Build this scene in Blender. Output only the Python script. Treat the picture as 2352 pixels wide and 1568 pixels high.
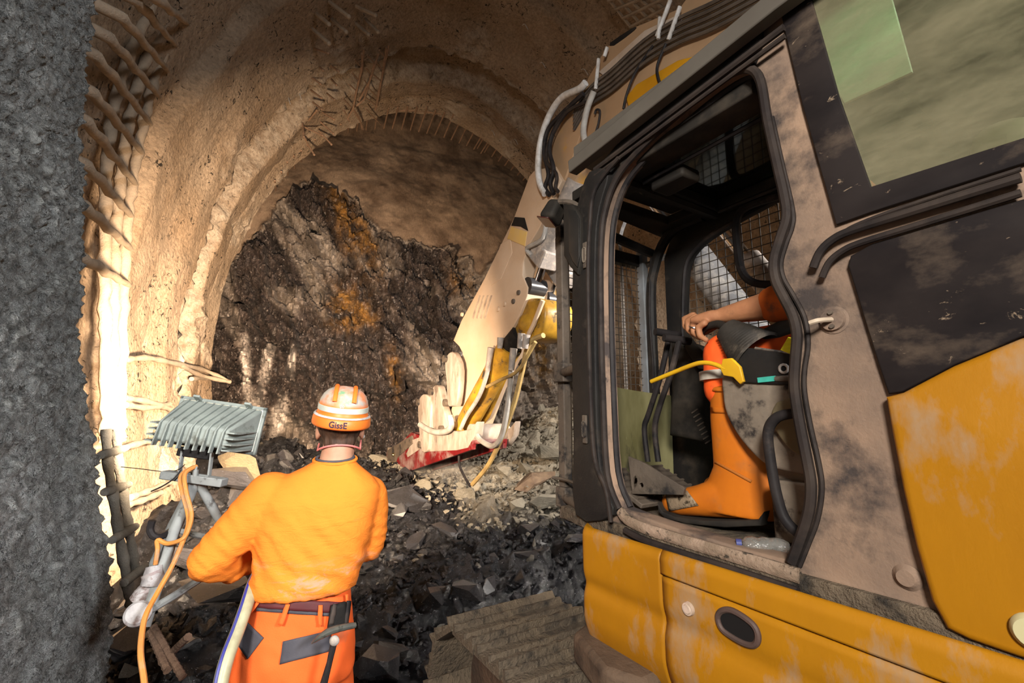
import bpy, bmesh, math, random
import numpy as np
from math import sin, cos, tan, radians, pi, atan2, sqrt
from mathutils import Vector, Matrix, Euler
for _o in list(bpy.data.objects): bpy.data.objects.remove(_o)
SC = bpy.context.scene; COL = SC.collection
random.seed(7); RNG = np.random.default_rng(11)

# ---------------------------------------------------------------- camera, world, lamps, exposure
F_PX = 1045.0; PITCH = radians(9.03); CAM_Z = 1.65
cam = bpy.data.cameras.new('camera'); cam.sensor_width = 36.0; cam.lens = F_PX/2352*36
cam.clip_start = 0.05; cam.clip_end = 100
camo = bpy.data.objects.new('camera', cam); COL.objects.link(camo)
camo.location = (0, 0, CAM_Z); camo.rotation_euler = (pi/2+PITCH, 0, 0)
SC.camera = camo
W = bpy.data.worlds.new('tunnel_air'); SC.world = W; W.use_nodes = True
W.node_tree.nodes['Background'].inputs[0].default_value = (0.62, 0.66, 0.72, 1)
W.node_tree.nodes['Background'].inputs[1].default_value = 0.03
SC.view_settings.view_transform = 'Standard'; SC.view_settings.look = 'None'
SC.view_settings.exposure = 0.0; SC.view_settings.gamma = 1.0; SC.view_settings.use_curve_mapping = False

def lamp(name, kind, loc, aim, energy, color, size=0.3, size_y=None, spot=None, blend=0.5):
    d = bpy.data.lights.new(name, kind); d.energy = energy; d.color = color
    if kind == 'AREA':
        d.size = size
        if size_y: d.shape = 'RECTANGLE'; d.size_y = size_y
    else: d.shadow_soft_size = size
    if kind == 'SPOT': d.spot_size = radians(spot); d.spot_blend = blend
    o = bpy.data.objects.new(name, d); COL.objects.link(o); o.location = loc
    o.rotation_euler = (Vector(aim)-Vector(loc)).to_track_quat('-Z', 'Y').to_euler()
    return o
# tunnel lamp behind the camera, an added fill lamp to its right, the flood lamp on its stand, the work lamps on the far side of the machine
lamp('tunnel_lamp', 'AREA', (-0.55, -2.3, 3.1), (-0.2, 2.5, 1.2), 118, (1.0, 0.95, 0.88), 0.7)
lamp('fill_lamp_right', 'AREA', (2.75, -1.35, 3.1), (-1.6, 1.5, 1.2), 95, (0.95, 0.97, 1.0), 0.7)  # added unseen fill that brightens the grey left wall
for _n in ('tunnel_lamp', 'fill_lamp_right'): bpy.data.lights[_n].spread = radians(105)
fl = lamp('flood_lamp_light', 'AREA', (-1.17, 2.06, 1.655), (-2.85, 5.5, 1.75), 430, (1.0, 0.74, 0.50), 0.30, 0.16); fl.data.spread = radians(106)
lamp('work_lamp_light', 'SPOT', (3.3, 3.0, 3.3), (-0.5, 6.3, 0.5), 2300, (1.0, 0.91, 0.82), 0.12, None, 95, 0.7)
lamp('boom_lamp_light', 'SPOT', (1.66, 1.35, 2.72), (1.05, 2.45, 2.35), 60, (0.86, 0.93, 1.0), 0.04, None, 90, 0.6)

# ---------------------------------------------------------------- frames: machine (a forward, l left, z) and tunnel (r right, t along, z)
def ray(px, py):
    cx = (px-1176.0)/F_PX; cy = (784.0-py)/F_PX
    return Vector((cx, cos(PITCH)-cy*sin(PITCH), sin(PITCH)+cy*cos(PITCH)))
EYE = Vector((0, 0, CAM_Z))
MH = radians(32.2); MD = Vector((-sin(MH), cos(MH), 0)); ML_ = Vector((-cos(MH), -sin(MH), 0)); LAT = 1.25
MO = -ML_*LAT
TA = radians(20.8); TT_ = Vector((-sin(TA), cos(TA), 0)); TR_ = Vector((cos(TA), sin(TA), 0))
def mloc(P): v = Vector(P)-MO; return Vector((v.dot(MD), v.dot(ML_), v.z))
def mw(a, l, z): return MO+MD*a+ML_*l+Vector((0, 0, z))
def tw(r, t, z): return TR_*r+TT_*t+Vector((0, 0, z))
def ML(px, py, l=0.0):
    r = ray(px, py); return mloc(EYE+r*((l-LAT)/r.dot(ML_)))
def MA(px, py, a):
    r = ray(px, py); return mloc(EYE+r*(a/r.dot(MD)))
def MZ(px, py, z):
    r = ray(px, py); return mloc(EYE+r*((z-CAM_Z)/r.z))
def TT(px, py, t):
    r = ray(px, py); P = EYE+r*(t/r.dot(TT_)); return Vector((P.dot(TR_), P.dot(TT_), P.z))
def WT(px, py, t): return tw(*TT(px, py, t))
def TRr(px, py, rr):
    r = ray(px, py); P = EYE+r*(rr/r.dot(TR_)); return Vector((P.dot(TR_), P.dot(TT_), P.z))
def WY(px, py, Y):
    r = ray(px, py); return EYE+r*(Y/r.y)
MM = Matrix(((MD.x, ML_.x, 0, MO.x), (MD.y, ML_.y, 0, MO.y), (0, 0, 1, 0), (0, 0, 0, 1)))

# ---------------------------------------------------------------- numpy noise
_perm = np.random.default_rng(3).permutation(256); _perm = np.concatenate([_perm, _perm, _perm])
_grad = np.random.default_rng(4).normal(size=(256, 3)); _grad /= np.linalg.norm(_grad, axis=1)[:, None]
def _h(i, j, k): return _perm[_perm[_perm[i & 255]+(j & 255)]+(k & 255)]
def pn(P):
    P = np.asarray(P, float); I = np.floor(P).astype(int); Fr = P-I
    U = Fr*Fr*Fr*(Fr*(Fr*6-15)+10); out = np.zeros(len(P))
    for dx in (0, 1):
        for dy in (0, 1):
            for dz in (0, 1):
                g = _grad[_h(I[:, 0]+dx, I[:, 1]+dy, I[:, 2]+dz)]
                d = ((Fr-np.array([dx, dy, dz]))*g).sum(1)
                w = (U[:, 0] if dx else 1-U[:, 0])*(U[:, 1] if dy else 1-U[:, 1])*(U[:, 2] if dz else 1-U[:, 2])
                out += w*d
    return out
def fbm(P, o=4, lac=2.0, g=0.5):
    P = np.asarray(P, float); s = np.zeros(len(P)); a = 1.0
    for i in range(o): s += a*pn(P*(lac**i)+i*17.3); a *= g
    return s
def facets(P, seed=0):
    """angular relief: every cell of a jittered lattice is a tilted plane"""
    P = np.asarray(P, float); I = np.floor(P).astype(int); best = np.full(len(P), 1e9); val = np.zeros(len(P)); cid = np.zeros(len(P), int)
    for dx in (-1, 0, 1):
        for dy in (-1, 0, 1):
            for dz in (-1, 0, 1):
                J = I+np.array([dx, dy, dz]); h = _h(J[:, 0]+seed, J[:, 1], J[:, 2])
                c = J+0.5+0.42*_grad[h]; v = P-c; d = (v*v).sum(1); h2 = _perm[h+77]
                pl = (v*_grad[h2]).sum(1)*0.9+(h2/255.0-0.5)
                m = d < best; best[m] = d[m]; val[m] = pl[m]; cid[m] = h2[m]
    return val, cid/255.0

# ---------------------------------------------------------------- mesh building
class MB:
    def __init__(s): s.v = []; s.f = []
    def add(s, vs, fs, M=None):
        n = len(s.v)
        s.v += [tuple(M @ Vector(v)) for v in vs] if M is not None else [tuple(v) for v in vs]
        s.f += [tuple(i+n for i in f) for f in fs]; return s
    def box(s, c, d, rot=None, taper=1.0):
        x, y, z = d[0]/2, d[1]/2, d[2]/2; k = taper
        vs = [(-x, -y, -z), (x, -y, -z), (x, y, -z), (-x, y, -z), (-x*k, -y*k, z), (x*k, -y*k, z), (x*k, y*k, z), (-x*k, y*k, z)]
        M = Matrix.Translation(c)
        if rot is not None: M = M @ (Euler(rot).to_matrix().to_4x4() if not isinstance(rot, Matrix) else rot.to_4x4())
        return s.add(vs, [(0, 3, 2, 1), (4, 5, 6, 7), (0, 1, 5, 4), (1, 2, 6, 5), (2, 3, 7, 6), (3, 0, 4, 7)], M)
    def tube(s, pts, r, n=8, cap=True, flat=1.0, up=None):
        pts = [Vector(p) for p in pts]; m = len(pts)
        rs = list(r) if isinstance(r, (list, tuple)) else [r]*m
        prev = None; base = len(s.v)
        for i, p in enumerate(pts):
            t = (pts[min(i+1, m-1)]-pts[max(i-1, 0)])
            t = t.normalized() if t.length > 1e-9 else Vector((0, 0, 1))
            if prev is None:
                u = Vector(up) if up is not None else (Vector((0, 0, 1)) if abs(t.z) < 0.9 else Vector((1, 0, 0)))
            else: u = prev
            u = (u-t*u.dot(t)).normalized(); prev = u; w = t.cross(u)
            for k in range(n):
                a = 2*pi*(k+0.5)/n; s.v.append(tuple(p+(u*cos(a)*flat+w*sin(a))*rs[i]))
        for i in range(m-1):
            for k in range(n):
                a = base+i*n+k; b = base+i*n+(k+1) % n; s.f.append((a, b, b+n, a+n))
        if cap:
            s.f.append(tuple(base+k for k in reversed(range(n)))); s.f.append(tuple(base+(m-1)*n+k for k in range(n)))
        return s
    def cyl(s, p0, p1, r, n=12, r1=None): return s.tube([p0, p1], [r, r if r1 is None else r1], n)
    def lathe(s, prof, M, n=24, arc=2*pi):
        vs = []; fs = []; m = len(prof)
        for k in range(n):
            a = arc*k/n
            for (r, z) in prof: vs.append((r*cos(a), r*sin(a), z))
        for k in range(n):
            for i in range(m-1):
                a = k*m+i; b = ((k+1) % n)*m+i; fs.append((a, b, b+1, a+1))
        return s.add(vs, fs, M)
    def ball(s, c, r, n=12, sc=(1, 1, 1)):
        m = max(6, n//2+1); vs = []; fs = []
        for i in range(m+1):
            th = pi*i/m
            for k in range(n): vs.append((r*sc[0]*sin(th)*cos(2*pi*k/n), r*sc[1]*sin(th)*sin(2*pi*k/n), r*sc[2]*cos(th)))
        for i in range(m):
            for k in range(n):
                a = i*n+k; b = i*n+(k+1) % n; fs.append((a, a+n, b+n, b))
        return s.add(vs, fs, Matrix.Translation(c))
    def prism(s, poly, map2, h0, h1):
        """polygon (x,y) extruded between heights h0,h1; map2(x,y,h) gives the point; convex or simple outlines"""
        n = len(poly); vs = [map2(x, y, h0) for x, y in poly]+[map2(x, y, h1) for x, y in poly]
        fs = [tuple(range(n)), tuple(reversed(range(n, 2*n)))]+[(i, i+n, (i+1) % n+n, (i+1) % n) for i in range(n)]
        return s.add(vs, fs)
    def grid(s, A):
        """A: (n,m,3) array"""
        n, m = A.shape[:2]; b = len(s.v); s.v += [tuple(p) for p in A.reshape(-1, 3)]
        s.f += [(b+i*m+j, b+i*m+j+1, b+(i+1)*m+j+1, b+(i+1)*m+j) for i in range(n-1) for j in range(m-1)]; return s
    def mesh(s, name, smooth=40):
        me = bpy.data.meshes.new(name); me.from_pydata(s.v, [], s.f); me.validate()
        bm = bmesh.new(); bm.from_mesh(me); bmesh.ops.recalc_face_normals(bm, faces=bm.faces); bm.to_mesh(me); bm.free()
        if smooth is not None: me.shade_smooth(); me.set_sharp_from_angle(angle=radians(smooth))
        return me
    def build(s, name, mat, parent=None, smooth=40, bevel=0, label=None, segs=2):
        me = s.mesh(name, smooth); me.materials.append(mat)
        return link(name, me, parent, bevel, label, segs)
def link(name, me, parent=None, bevel=0, label=None, segs=2):
    o = bpy.data.objects.new(name, me); COL.objects.link(o)
    if parent is not None: o.parent = parent
    if bevel:
        md = o.modifiers.new('bevel', 'BEVEL'); md.width = bevel; md.segments = segs; md.limit_method = 'ANGLE'; md.angle_limit = radians(35)
    if label: o['label'] = label
    return o
def empty(name, label, cat, loc=(0, 0, 0), M=None, group=None):
    o = bpy.data.objects.new(name, None); COL.objects.link(o); o.empty_display_size = 0.1
    if M is not None: o.matrix_world = M
    else: o.location = loc
    return tag(o, label, cat, group)
def tag(o, label, cat, group=None):
    o['label'] = label; o['category'] = cat
    if group: o['group'] = group
    return o
def struct(o): o['kind'] = 'structure'; return o
def stuff(o): o['kind'] = 'stuff'; return o

def smooth_path(pts, k=6, closed=False):
    P = [Vector(p) for p in pts]; n = len(P); out = []
    rng = range(n) if closed else range(n-1)
    for i in rng:
        if closed: p0, p1, p2, p3 = P[i-1], P[i], P[(i+1) % n], P[(i+2) % n]
        else: p0, p1, p2, p3 = P[max(i-1, 0)], P[i], P[i+1], P[min(i+2, n-1)]
        for j in range(k):
            t = j/k
            out.append(0.5*((2*p1)+(p2-p0)*t+(2*p0-5*p1+4*p2-p3)*t*t+(3*p1-p0-3*p2+p3)*t**3))
    if not closed: out.append(P[-1])
    return out
def plate(loops, thick, map3, bevel=0.0, name='plate'):
    """flat plate with holes from 2-D loops (first outer, rest holes) -> mesh; map3(x,y,h) places it, h in [-thick/2, thick/2]"""
    cu = bpy.data.curves.new(name, 'CURVE'); cu.dimensions = '2D'; cu.fill_mode = 'BOTH'
    cu.extrude = max(thick/2-bevel, 1e-4); cu.bevel_depth = bevel; cu.bevel_resolution = 2
    if bevel: cu.offset = -bevel
    for lp in loops:
        sp = cu.splines.new('POLY'); sp.points.add(len(lp)-1)
        for i, q in enumerate(lp): sp.points[i].co = (q[0], q[1], 0, 1)
        sp.use_cyclic_u = True
    o = bpy.data.objects.new(name, cu); COL.objects.link(o)
    dg = bpy.context.evaluated_depsgraph_get(); me = bpy.data.meshes.new_from_object(o.evaluated_get(dg))
    bpy.data.objects.remove(o); bpy.data.curves.remove(cu)
    for v in me.vertices: v.co = map3(v.co.x, v.co.y, v.co.z)
    bm = bmesh.new(); bm.from_mesh(me); bmesh.ops.remove_doubles(bm, verts=bm.verts, dist=1e-5)
    bmesh.ops.recalc_face_normals(bm, faces=bm.faces); bm.to_mesh(me); bm.free()
    me.materials.clear(); me.shade_smooth(); me.set_sharp_from_angle(angle=radians(35)); me.name = name
    return me
def plate_obj(name, loops, thick, map3, mat, parent=None, bevel=0.0, label=None):
    me = plate(loops, thick, map3, bevel, name); me.materials.append(mat); return link(name, me, parent, 0, label)
def remesh(mb, name, voxel, smooth_it=4, fac=0.5):
    me = mb.mesh(name, None); o = bpy.data.objects.new(name, me); COL.objects.link(o)
    m = o.modifiers.new('r', 'REMESH'); m.mode = 'VOXEL'; m.voxel_size = voxel
    if smooth_it:
        s = o.modifiers.new('s', 'SMOOTH'); s.iterations = smooth_it; s.factor = fac
    dg = bpy.context.evaluated_depsgraph_get(); out = bpy.data.meshes.new_from_object(o.evaluated_get(dg))
    bpy.data.objects.remove(o); out.shade_smooth(); out.name = name; return out
def npverts(me):
    A = np.empty(len(me.vertices)*3); me.vertices.foreach_get('co', A); return A.reshape(-1, 3)
def npnormals(me):
    A = np.empty(len(me.vertices)*3); me.vertices.foreach_get('normal', A); return A.reshape(-1, 3)
def setverts(me, A): me.vertices.foreach_set('co', np.ascontiguousarray(A, float).ravel()); me.update()
def setcol(me, C, name='Col'):
    at = me.color_attributes.new(name, 'FLOAT_COLOR', 'POINT')
    B = np.ones((len(C), 4)); B[:, :C.shape[1]] = C; at.data.foreach_set('color', B.ravel())
def inpoly(P, poly):
    x, y = P[:, 0], P[:, 1]; ins = np.zeros(len(P), bool); n = len(poly)
    for i in range(n):
        x0, y0 = poly[i]; x1, y1 = poly[(i+1) % n]
        c = ((y0 > y) != (y1 > y)) & (x < (x1-x0)*(y-y0)/((y1-y0) if y1 != y0 else 1e-9)+x0); ins ^= c
    return ins

# ---------------------------------------------------------------- materials
class N:
    def __init__(s, name):
        s.m = bpy.data.materials.new(name); s.m.use_nodes = True; s.t = s.m.node_tree; s.b = s.t.nodes['Principled BSDF']
        s.tc = s.t.nodes.new('ShaderNodeTexCoord'); s.co = s.tc.outputs['Object']
    def n(s, ty, **k):
        x = s.t.nodes.new(ty)
        for a, v in k.items(): setattr(x, a, v)
        return x
    def l(s, a, b): s.t.links.new(a, b)
    def mapping(s, scale=(1, 1, 1), rot=(0, 0, 0)):
        x = s.n('ShaderNodeMapping'); x.inputs['Scale'].default_value = scale; x.inputs['Rotation'].default_value = rot; s.l(s.co, x.inputs[0]); return x.outputs[0]
    def noise(s, scale, detail=6, rough=0.6, co=None, dist=0.0):
        x = s.n('ShaderNodeTexNoise'); x.inputs['Scale'].default_value = scale; x.inputs['Detail'].default_value = detail
        x.inputs['Roughness'].default_value = rough; x.inputs['Distortion'].default_value = dist; s.l(co or s.co, x.inputs['Vector']); return x.outputs['Fac']
    def vor(s, scale, co=None, feature='F1'):
        x = s.n('ShaderNodeTexVoronoi', feature=feature); x.inputs['Scale'].default_value = scale; s.l(co or s.co, x.inputs['Vector']); return x.outputs['Distance']
    def ramp(s, v, lo, hi, inv=False):
        x = s.n('ShaderNodeMapRange'); x.inputs['From Min'].default_value = lo; x.inputs['From Max'].default_value = hi
        x.inputs['To Min'].default_value = 1 if inv else 0; x.inputs['To Max'].default_value = 0 if inv else 1; s.l(v, x.inputs['Value']); return x.outputs[0]
    def math(s, op, a, b):
        x = s.n('ShaderNodeMath', operation=op)
        for i, q in enumerate((a, b)):
            if isinstance(q, (int, float)): x.inputs[i].default_value = q
            else: s.l(q, x.inputs[i])
        return x.outputs[0]
    def mix(s, fac, a, b, mode='MIX'):
        x = s.n('ShaderNodeMix', data_type='RGBA', blend_type=mode)
        if isinstance(fac, (int, float)): x.inputs['Factor'].default_value = fac
        else: s.l(fac, x.inputs['Factor'])
        for q, i in ((a, 6), (b, 7)):
            if isinstance(q, (tuple, list)): x.inputs[i].default_value = (*q[:3], 1)
            else: s.l(q, x.inputs[i])
        return x.outputs[2]
    def attr(s, name='Col'):
        x = s.n('ShaderNodeAttribute'); x.attribute_name = name; return x
    def color(s, c):
        if isinstance(c, (tuple, list)): s.b.inputs['Base Color'].default_value = (*c[:3], 1)
        else: s.l(c, s.b.inputs['Base Color'])
    def rough(s, r):
        if isinstance(r, (int, float)): s.b.inputs['Roughness'].default_value = r
        else: s.l(r, s.b.inputs['Roughness'])
    def bump(s, h, dist=0.01, strength=1.0):
        x = s.n('ShaderNodeBump'); x.inputs['Distance'].default_value = dist; x.inputs['Strength'].default_value = strength
        s.l(h, x.inputs['Height'])
        if s.b.inputs['Normal'].is_linked: s.l(s.b.inputs['Normal'].links[0].from_socket, x.inputs['Normal'])
        s.l(x.outputs[0], s.b.inputs['Normal'])
def pm(name, c1, c2=None, scale=6, rough=0.7, metal=0.0, bump=0.0, bscale=60, dirt=None, dscale=4, dlo=0.45, dhi=0.65, dirt2=None, d2scale=14, d2lo=0.6, d2hi=0.7, stretch=None, coat=0.0, spec=0.3):
    n = N(name); co = n.mapping(stretch) if stretch else None
    col = c1
    if c2 is not None: col = n.mix(n.ramp(n.noise(scale, 6, 0.6, co), 0.35, 0.65), c1, c2)
    r = rough
    if dirt is not None:
        f = n.ramp(n.noise(dscale, 8, 0.65, co), dlo, dhi); col = n.mix(f, col, dirt)
        r = n.math('ADD', n.math('MULTIPLY', f, max(0.0, 0.9-rough)), rough)
    if dirt2 is not None:
        f2 = n.ramp(n.noise(d2scale, 6, 0.7, co, 0.6), d2lo, d2hi); col = n.mix(f2, col, dirt2)
    n.color(col); n.rough(r); n.b.inputs['Metallic'].default_value = metal
    n.b.inputs['Coat Weight'].default_value = coat; n.b.inputs['Specular IOR Level'].default_value = spec
    if bump: n.bump(n.noise(bscale, 5, 0.65, co), bump)
    return n.m
# ================================================================ SETTING: tunnel lining, rock face, floor with spoil heap
def shotcrete(name, c1, c2, big, rockc=None):
    n = N(name); big_n = n.noise(1.3, 5, 0.6); fine = n.noise(24, 8, 0.72); vo = n.vor(30)
    col = n.mix(n.ramp(big_n, 0.35, 0.65), c1, c2)
    col = n.mix(n.ramp(fine, 0.32, 0.62), n.mix(0.45 if rockc else 0.85, col, (0.10, 0.09, 0.08), 'MULTIPLY'), col)  # grain hollows darkened, relief shade is put into the colour
    pits = n.math('MULTIPLY', n.ramp(n.noise(17, 5, 0.7, None, 1.2), 0.60, 0.63), n.ramp(n.noise(1.7, 3), 0.42, 0.52))
    if rockc:
        col = n.mix(pits, col, (0.03, 0.025, 0.02))
        at = n.attr(); rock = n.mix(n.ramp(n.noise(9, 8, 0.7), 0.35, 0.68), rockc[0], rockc[1])
        sep = n.n('ShaderNodeSeparateColor'); n.l(at.outputs['Color'], sep.inputs[0]); col = n.mix(sep.outputs[0], col, rock)
    n.color(col); n.rough(0.9); n.b.inputs['Specular IOR Level'].default_value = 0.25
    n.bump(n.noise(7, 6, 0.6), 0.022*big); n.bump(n.math('SUBTRACT', fine, n.math('MULTIPLY', vo, 0.55)), 0.030*big)
    if rockc: n.bump(n.math('MULTIPLY', pits, -1), 0.03)
    n.bump(n.noise(110, 3, 0.6), 0.008*big)
    return n.m
M_GREY = shotcrete('grey_shotcrete', (0.52, 0.53, 0.51), (0.34, 0.345, 0.33), 2.2)
M_TAN = shotcrete('tan_shotcrete', (0.47, 0.36, 0.255), (0.35, 0.245, 0.155), 0.55, ((0.26, 0.19, 0.13), (0.55, 0.46, 0.36)))

prof_pts = [(-1.18, -0.4), (-1.32, 0.2), (-1.48, 0.9), (-1.6, 1.6), (-1.67, 2.3), (-1.66, 2.9), (-1.58, 3.58), (-1.42, 4.26), (-1.17, 4.92), (-0.78, 5.6), (-0.3, 6.13), (0.3, 6.58), (0.85, 6.83), (1.35, 6.92)]
prof_pts += [(2.7-r, z) for r, z in reversed(prof_pts[:-1])]
PR = np.array([list(p)[:2] for p in smooth_path([(r, z, 0) for r, z in prof_pts], 14)])
_d = np.concatenate([[0], np.cumsum(np.linalg.norm(np.diff(PR, axis=0), axis=1))]); _d /= _d[-1]
NS = 330; S_ = np.linspace(0, 1, NS)
PROF = np.stack([np.interp(S_, _d, PR[:, 0]), np.interp(S_, _d, PR[:, 1])], 1)
TG = np.gradient(PROF, axis=0); NRM = np.stack([-TG[:, 1], TG[:, 0]], 1); NRM /= np.linalg.norm(NRM, axis=1)[:, None]
if NRM[0, 0] > 0: NRM = -NRM
# offset of the lining along the drive: the rounds step outwards and back, a rough rock edge at each step
OFF_T = [-4, 2.5, 2.65, 3.0, 4.55, 4.62, 5.2, 5.35, 5.5, 5.86, 5.92, 6.25, 6.45, 6.62, 6.95, 7.02, 7.12, 7.5]
OFF_V = [-.02, -.06, 0.10, 0.20, 0.20, 0.06, 0.06, 0.03, -.02, -.04, .26, .30, .24, .02, .03, .10, .06, 0.0]
def lining(tarr, s0, s1, ns=None):
    idx = np.arange(int(round(s0*(NS-1))), int(round(s1*(NS-1)))+1)
    sv = S_[idx] if ns is None else np.linspace(S_[idx[0]], S_[idx[-1]], ns)
    T2, I2 = np.meshgrid(tarr, sv, indexing='ij'); T1 = T2.ravel(); I1 = I2.ravel(); itp = lambda A: np.interp(I1, S_, A)
    P = np.stack([itp(PROF[:, 0]), T1, itp(PROF[:, 1])], 1)
    wob = 0.14*fbm(P*np.array([1.1, 1.1, 1.1])+5, 3)
    off = np.interp(T1+wob, OFF_T, OFF_V)
    slope = np.abs(np.interp(T1+wob+0.05, OFF_T, OFF_V)-np.interp(T1+wob-0.05, OFF_T, OFF_V))/0.1
    rock = np.clip((slope-0.5)*1.4, 0, 1)*np.clip((T1-5.3)*4, 0, 1)
    patch = np.clip((fbm(P*1.6+31, 4)-0.12)*5, 0, 1)*np.clip((T1-5.1)*3, 0, 1); rock = np.maximum(rock, patch*0.8)
    fa, _ = facets(P*7.0, 3)
    off = off+0.055*fbm(P*1.7, 4)+0.008*fbm(P*9+9, 3)+rock*(0.07*fa+0.05*fbm(P*6+2, 3))
    thick = np.interp(P[:, 2], [-.4, .5, .9, 1.6, 2.3, 2.95, 4.2], [.48, .53, .57, .56, .51, .45, .27])*np.where(P[:, 0] < 0, 1, 0.2)
    off = off-np.where(T1+wob*.7 < 2.62, thick*np.clip((T1+1.5)/3.2, 0, 1)*np.clip((2.62-T1-wob*.7)/0.12, 0, 1), 0)
    if ns is not None: off = off+0.026*fbm(P*np.array([12, 12, 12]), 2)+0.036*np.minimum(fbm(P*36+3, 2), .10)
    N2 = np.stack([itp(NRM[:, 0]), itp(NRM[:, 1])], 1); r = P[:, 0]+N2[:, 0]*off; z = P[:, 2]+N2[:, 1]*off
    X = np.outer(r, np.array(TR_))+np.outer(T1, np.array(TT_)); X[:, 2] = z
    return X.reshape(len(tarr), len(sv), 3), rock
def lining_obj(name, tarr, s0, s1, mat, ns=None):
    A, rock = lining(np.asarray(tarr), s0, s1, ns); o = MB().grid(A).build(name, mat, smooth=180)
    setcol(o.data, np.stack([rock]*3, 1)); return struct(o)
t_near = np.concatenate([np.linspace(-3.5, 0.4, 16), np.linspace(0.45, 1.0, 30), np.linspace(1.01, 2.75, 190), np.linspace(2.78, 3.0, 6)])
t_far = np.concatenate([np.linspace(3.0, 5.2, 70), np.linspace(5.22, 7.42, 130)])
t_near_c = np.concatenate([np.linspace(-3.5, 0.4, 8), np.linspace(0.7, 3.0, 30)])
lining_obj('wall_left', t_near, 0.0, 0.36, M_GREY, 430)
lining_obj('wall_left_far', t_far, 0.0, 0.30, M_TAN)
lining_obj('ceiling', t_far, 0.30, 0.70, M_TAN)
lining_obj('wall_right_far', t_far, 0.70, 1.0, M_TAN)
lining_obj('ceiling_near', t_near_c, 0.36, 0.64, M_TAN)
lining_obj('wall_right', t_near_c, 0.64, 1.0, M_TAN)

# ---- rock face
n = N('face_rock'); at = n.attr(); sep = n.n('ShaderNodeSeparateColor'); n.l(at.outputs['Color'], sep.inputs[0])
cm = n.mapping((4.2, 4.2, 1.3), (0.35, 0.5, 0))
dark = n.mix(n.ramp(n.noise(4, 8, 0.7, cm), 0.38, 0.66), (0.016, 0.012, 0.011), (0.085, 0.066, 0.058))
dark = n.mix(n.ramp(n.noise(13, 8, 0.75, cm, 0.8), 0.57, 0.68), dark, (0.42, 0.35, 0.31))
pale = n.mix(n.ramp(n.noise(9, 8, 0.7, cm), 0.35, 0.65), (0.30, 0.24, 0.19), (0.74, 0.65, 0.55))
och = n.mix(n.ramp(n.noise(6, 8, 0.7, cm), 0.35, 0.65), (0.13, 0.06, 0.015), (0.46, 0.25, 0.06))
col = n.mix(sep.outputs[1], dark, pale); col = n.mix(sep.outputs[2], col, och)
fn = n.noise(22, 8, 0.7); sh = n.mix(n.ramp(n.noise(1.6, 6, 0.65), 0.38, 0.66), (0.19, 0.13, 0.085), (0.50, 0.375, 0.265))
col = n.mix(sep.outputs[0], col, sh)
at2 = n.attr('Run'); sp2 = n.n('ShaderNodeSeparateColor'); n.l(at2.outputs['Color'], sp2.inputs[0])
run = n.math('MULTIPLY', sp2.outputs[0], n.ramp(n.noise(18, 8, 0.75), 0.38, 0.52)); col = n.mix(run, col, (0.72, 0.67, 0.62))
cell = n.ramp(sp2.outputs[1], 0, 1); col = n.mix(n.math('SUBTRACT', 1.0, n.math('MULTIPLY', sep.outputs[1], .7)), col, n.mix(cell, (0.35, 0.33, 0.32), (1.8, 1.68, 1.6)), 'MULTIPLY')
fleck = n.math('MULTIPLY', n.ramp(n.noise(11, 9, 0.8, n.mapping((2.2, 2.2, .8), (.3, .9, .2)), 1.0), .575, .61), n.math('SUBTRACT', 1.0, sep.outputs[0])); col = n.mix(fleck, col, (.55, .47, .42))  # pale flecks paint highlights of the wet facets into the colour
n.color(col); n.rough(n.mix(sep.outputs[0], (0.42, 0.42, 0.42), (0.9, 0.9, 0.9))); n.b.inputs['Specular IOR Level'].default_value = 0.4
n.bump(n.noise(5, 9, 0.75, cm, 0.6), 0.16, 1.0); n.bump(n.noise(24, 6, 0.7, cm), 0.02)
M_FACE = n.m
nr, nz = 300, 330
R2, Z2 = np.meshgrid(np.linspace(-2.5, 5.6, nr), np.linspace(-0.3, 9.2, nz), indexing='ij'); Rr = R2.ravel(); Zz = Z2.ravel()
T0 = 8.15
def proj_np(r, t, z):
    X = np.outer(r, np.array(TR_))+np.outer(np.broadcast_to(t, r.shape), np.array(TT_)); X[:, 2] = z-CAM_Z
    d = X[:, 1]*cos(PITCH)+X[:, 2]*sin(PITCH); u = -X[:, 1]*sin(PITCH)+X[:, 2]*cos(PITCH)
    return np.stack([1176+F_PX*X[:, 0]/d, 784-F_PX*u/d], 1)
Q3 = np.stack([Rr, np.zeros_like(Rr), Zz], 1)
wj = fbm(Q3*3.1, 4)
# outline of the shotcrete cap on the face, in metres on the face (r, z)
cap_out = [TT(x, y, T0) for x, y in [(430, 690), (540, 590), (600, 520), (640, 465), (700, 398), (770, 425), (825, 450), (845, 490), (905, 535), (960, 555), (1040, 575), (1085, 600), (1100, 640), (1160, 560), (1250, 480), (1500, 420)]]
cap_poly = [(p.x, p.z) for p in cap_out]+[(6, 5), (6, 9), (-3, 9), (-3, 4)]
ins = inpoly(np.stack([Rr+0.10*wj, Zz+0.16*fbm(Q3*4+7, 4)], 1), cap_poly)
cap = ins.reshape(nr, nz).astype(float)
for _ in range(2):
    cap[1:-1, 1:-1] = (cap[1:-1, 1:-1]*2+cap[:-2, 1:-1]+cap[2:, 1:-1]+cap[1:-1, :-2]+cap[1:-1, 2:])/6
cap = cap.ravel()
AN = np.stack([Rr*2.6+Zz*1.1, np.zeros_like(Rr)+3, Zz*1.35-Rr*0.5], 1)
f1, c1_ = facets(AN*0.9, 1); f2, c2_ = facets(AN*2.3+3, 5); f3, c3_ = facets(AN*5.5+1, 9)
rockd = 0.26*f1+0.16*f2+0.075*f3+0.10*fbm(Q3*1.4, 4)
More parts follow.
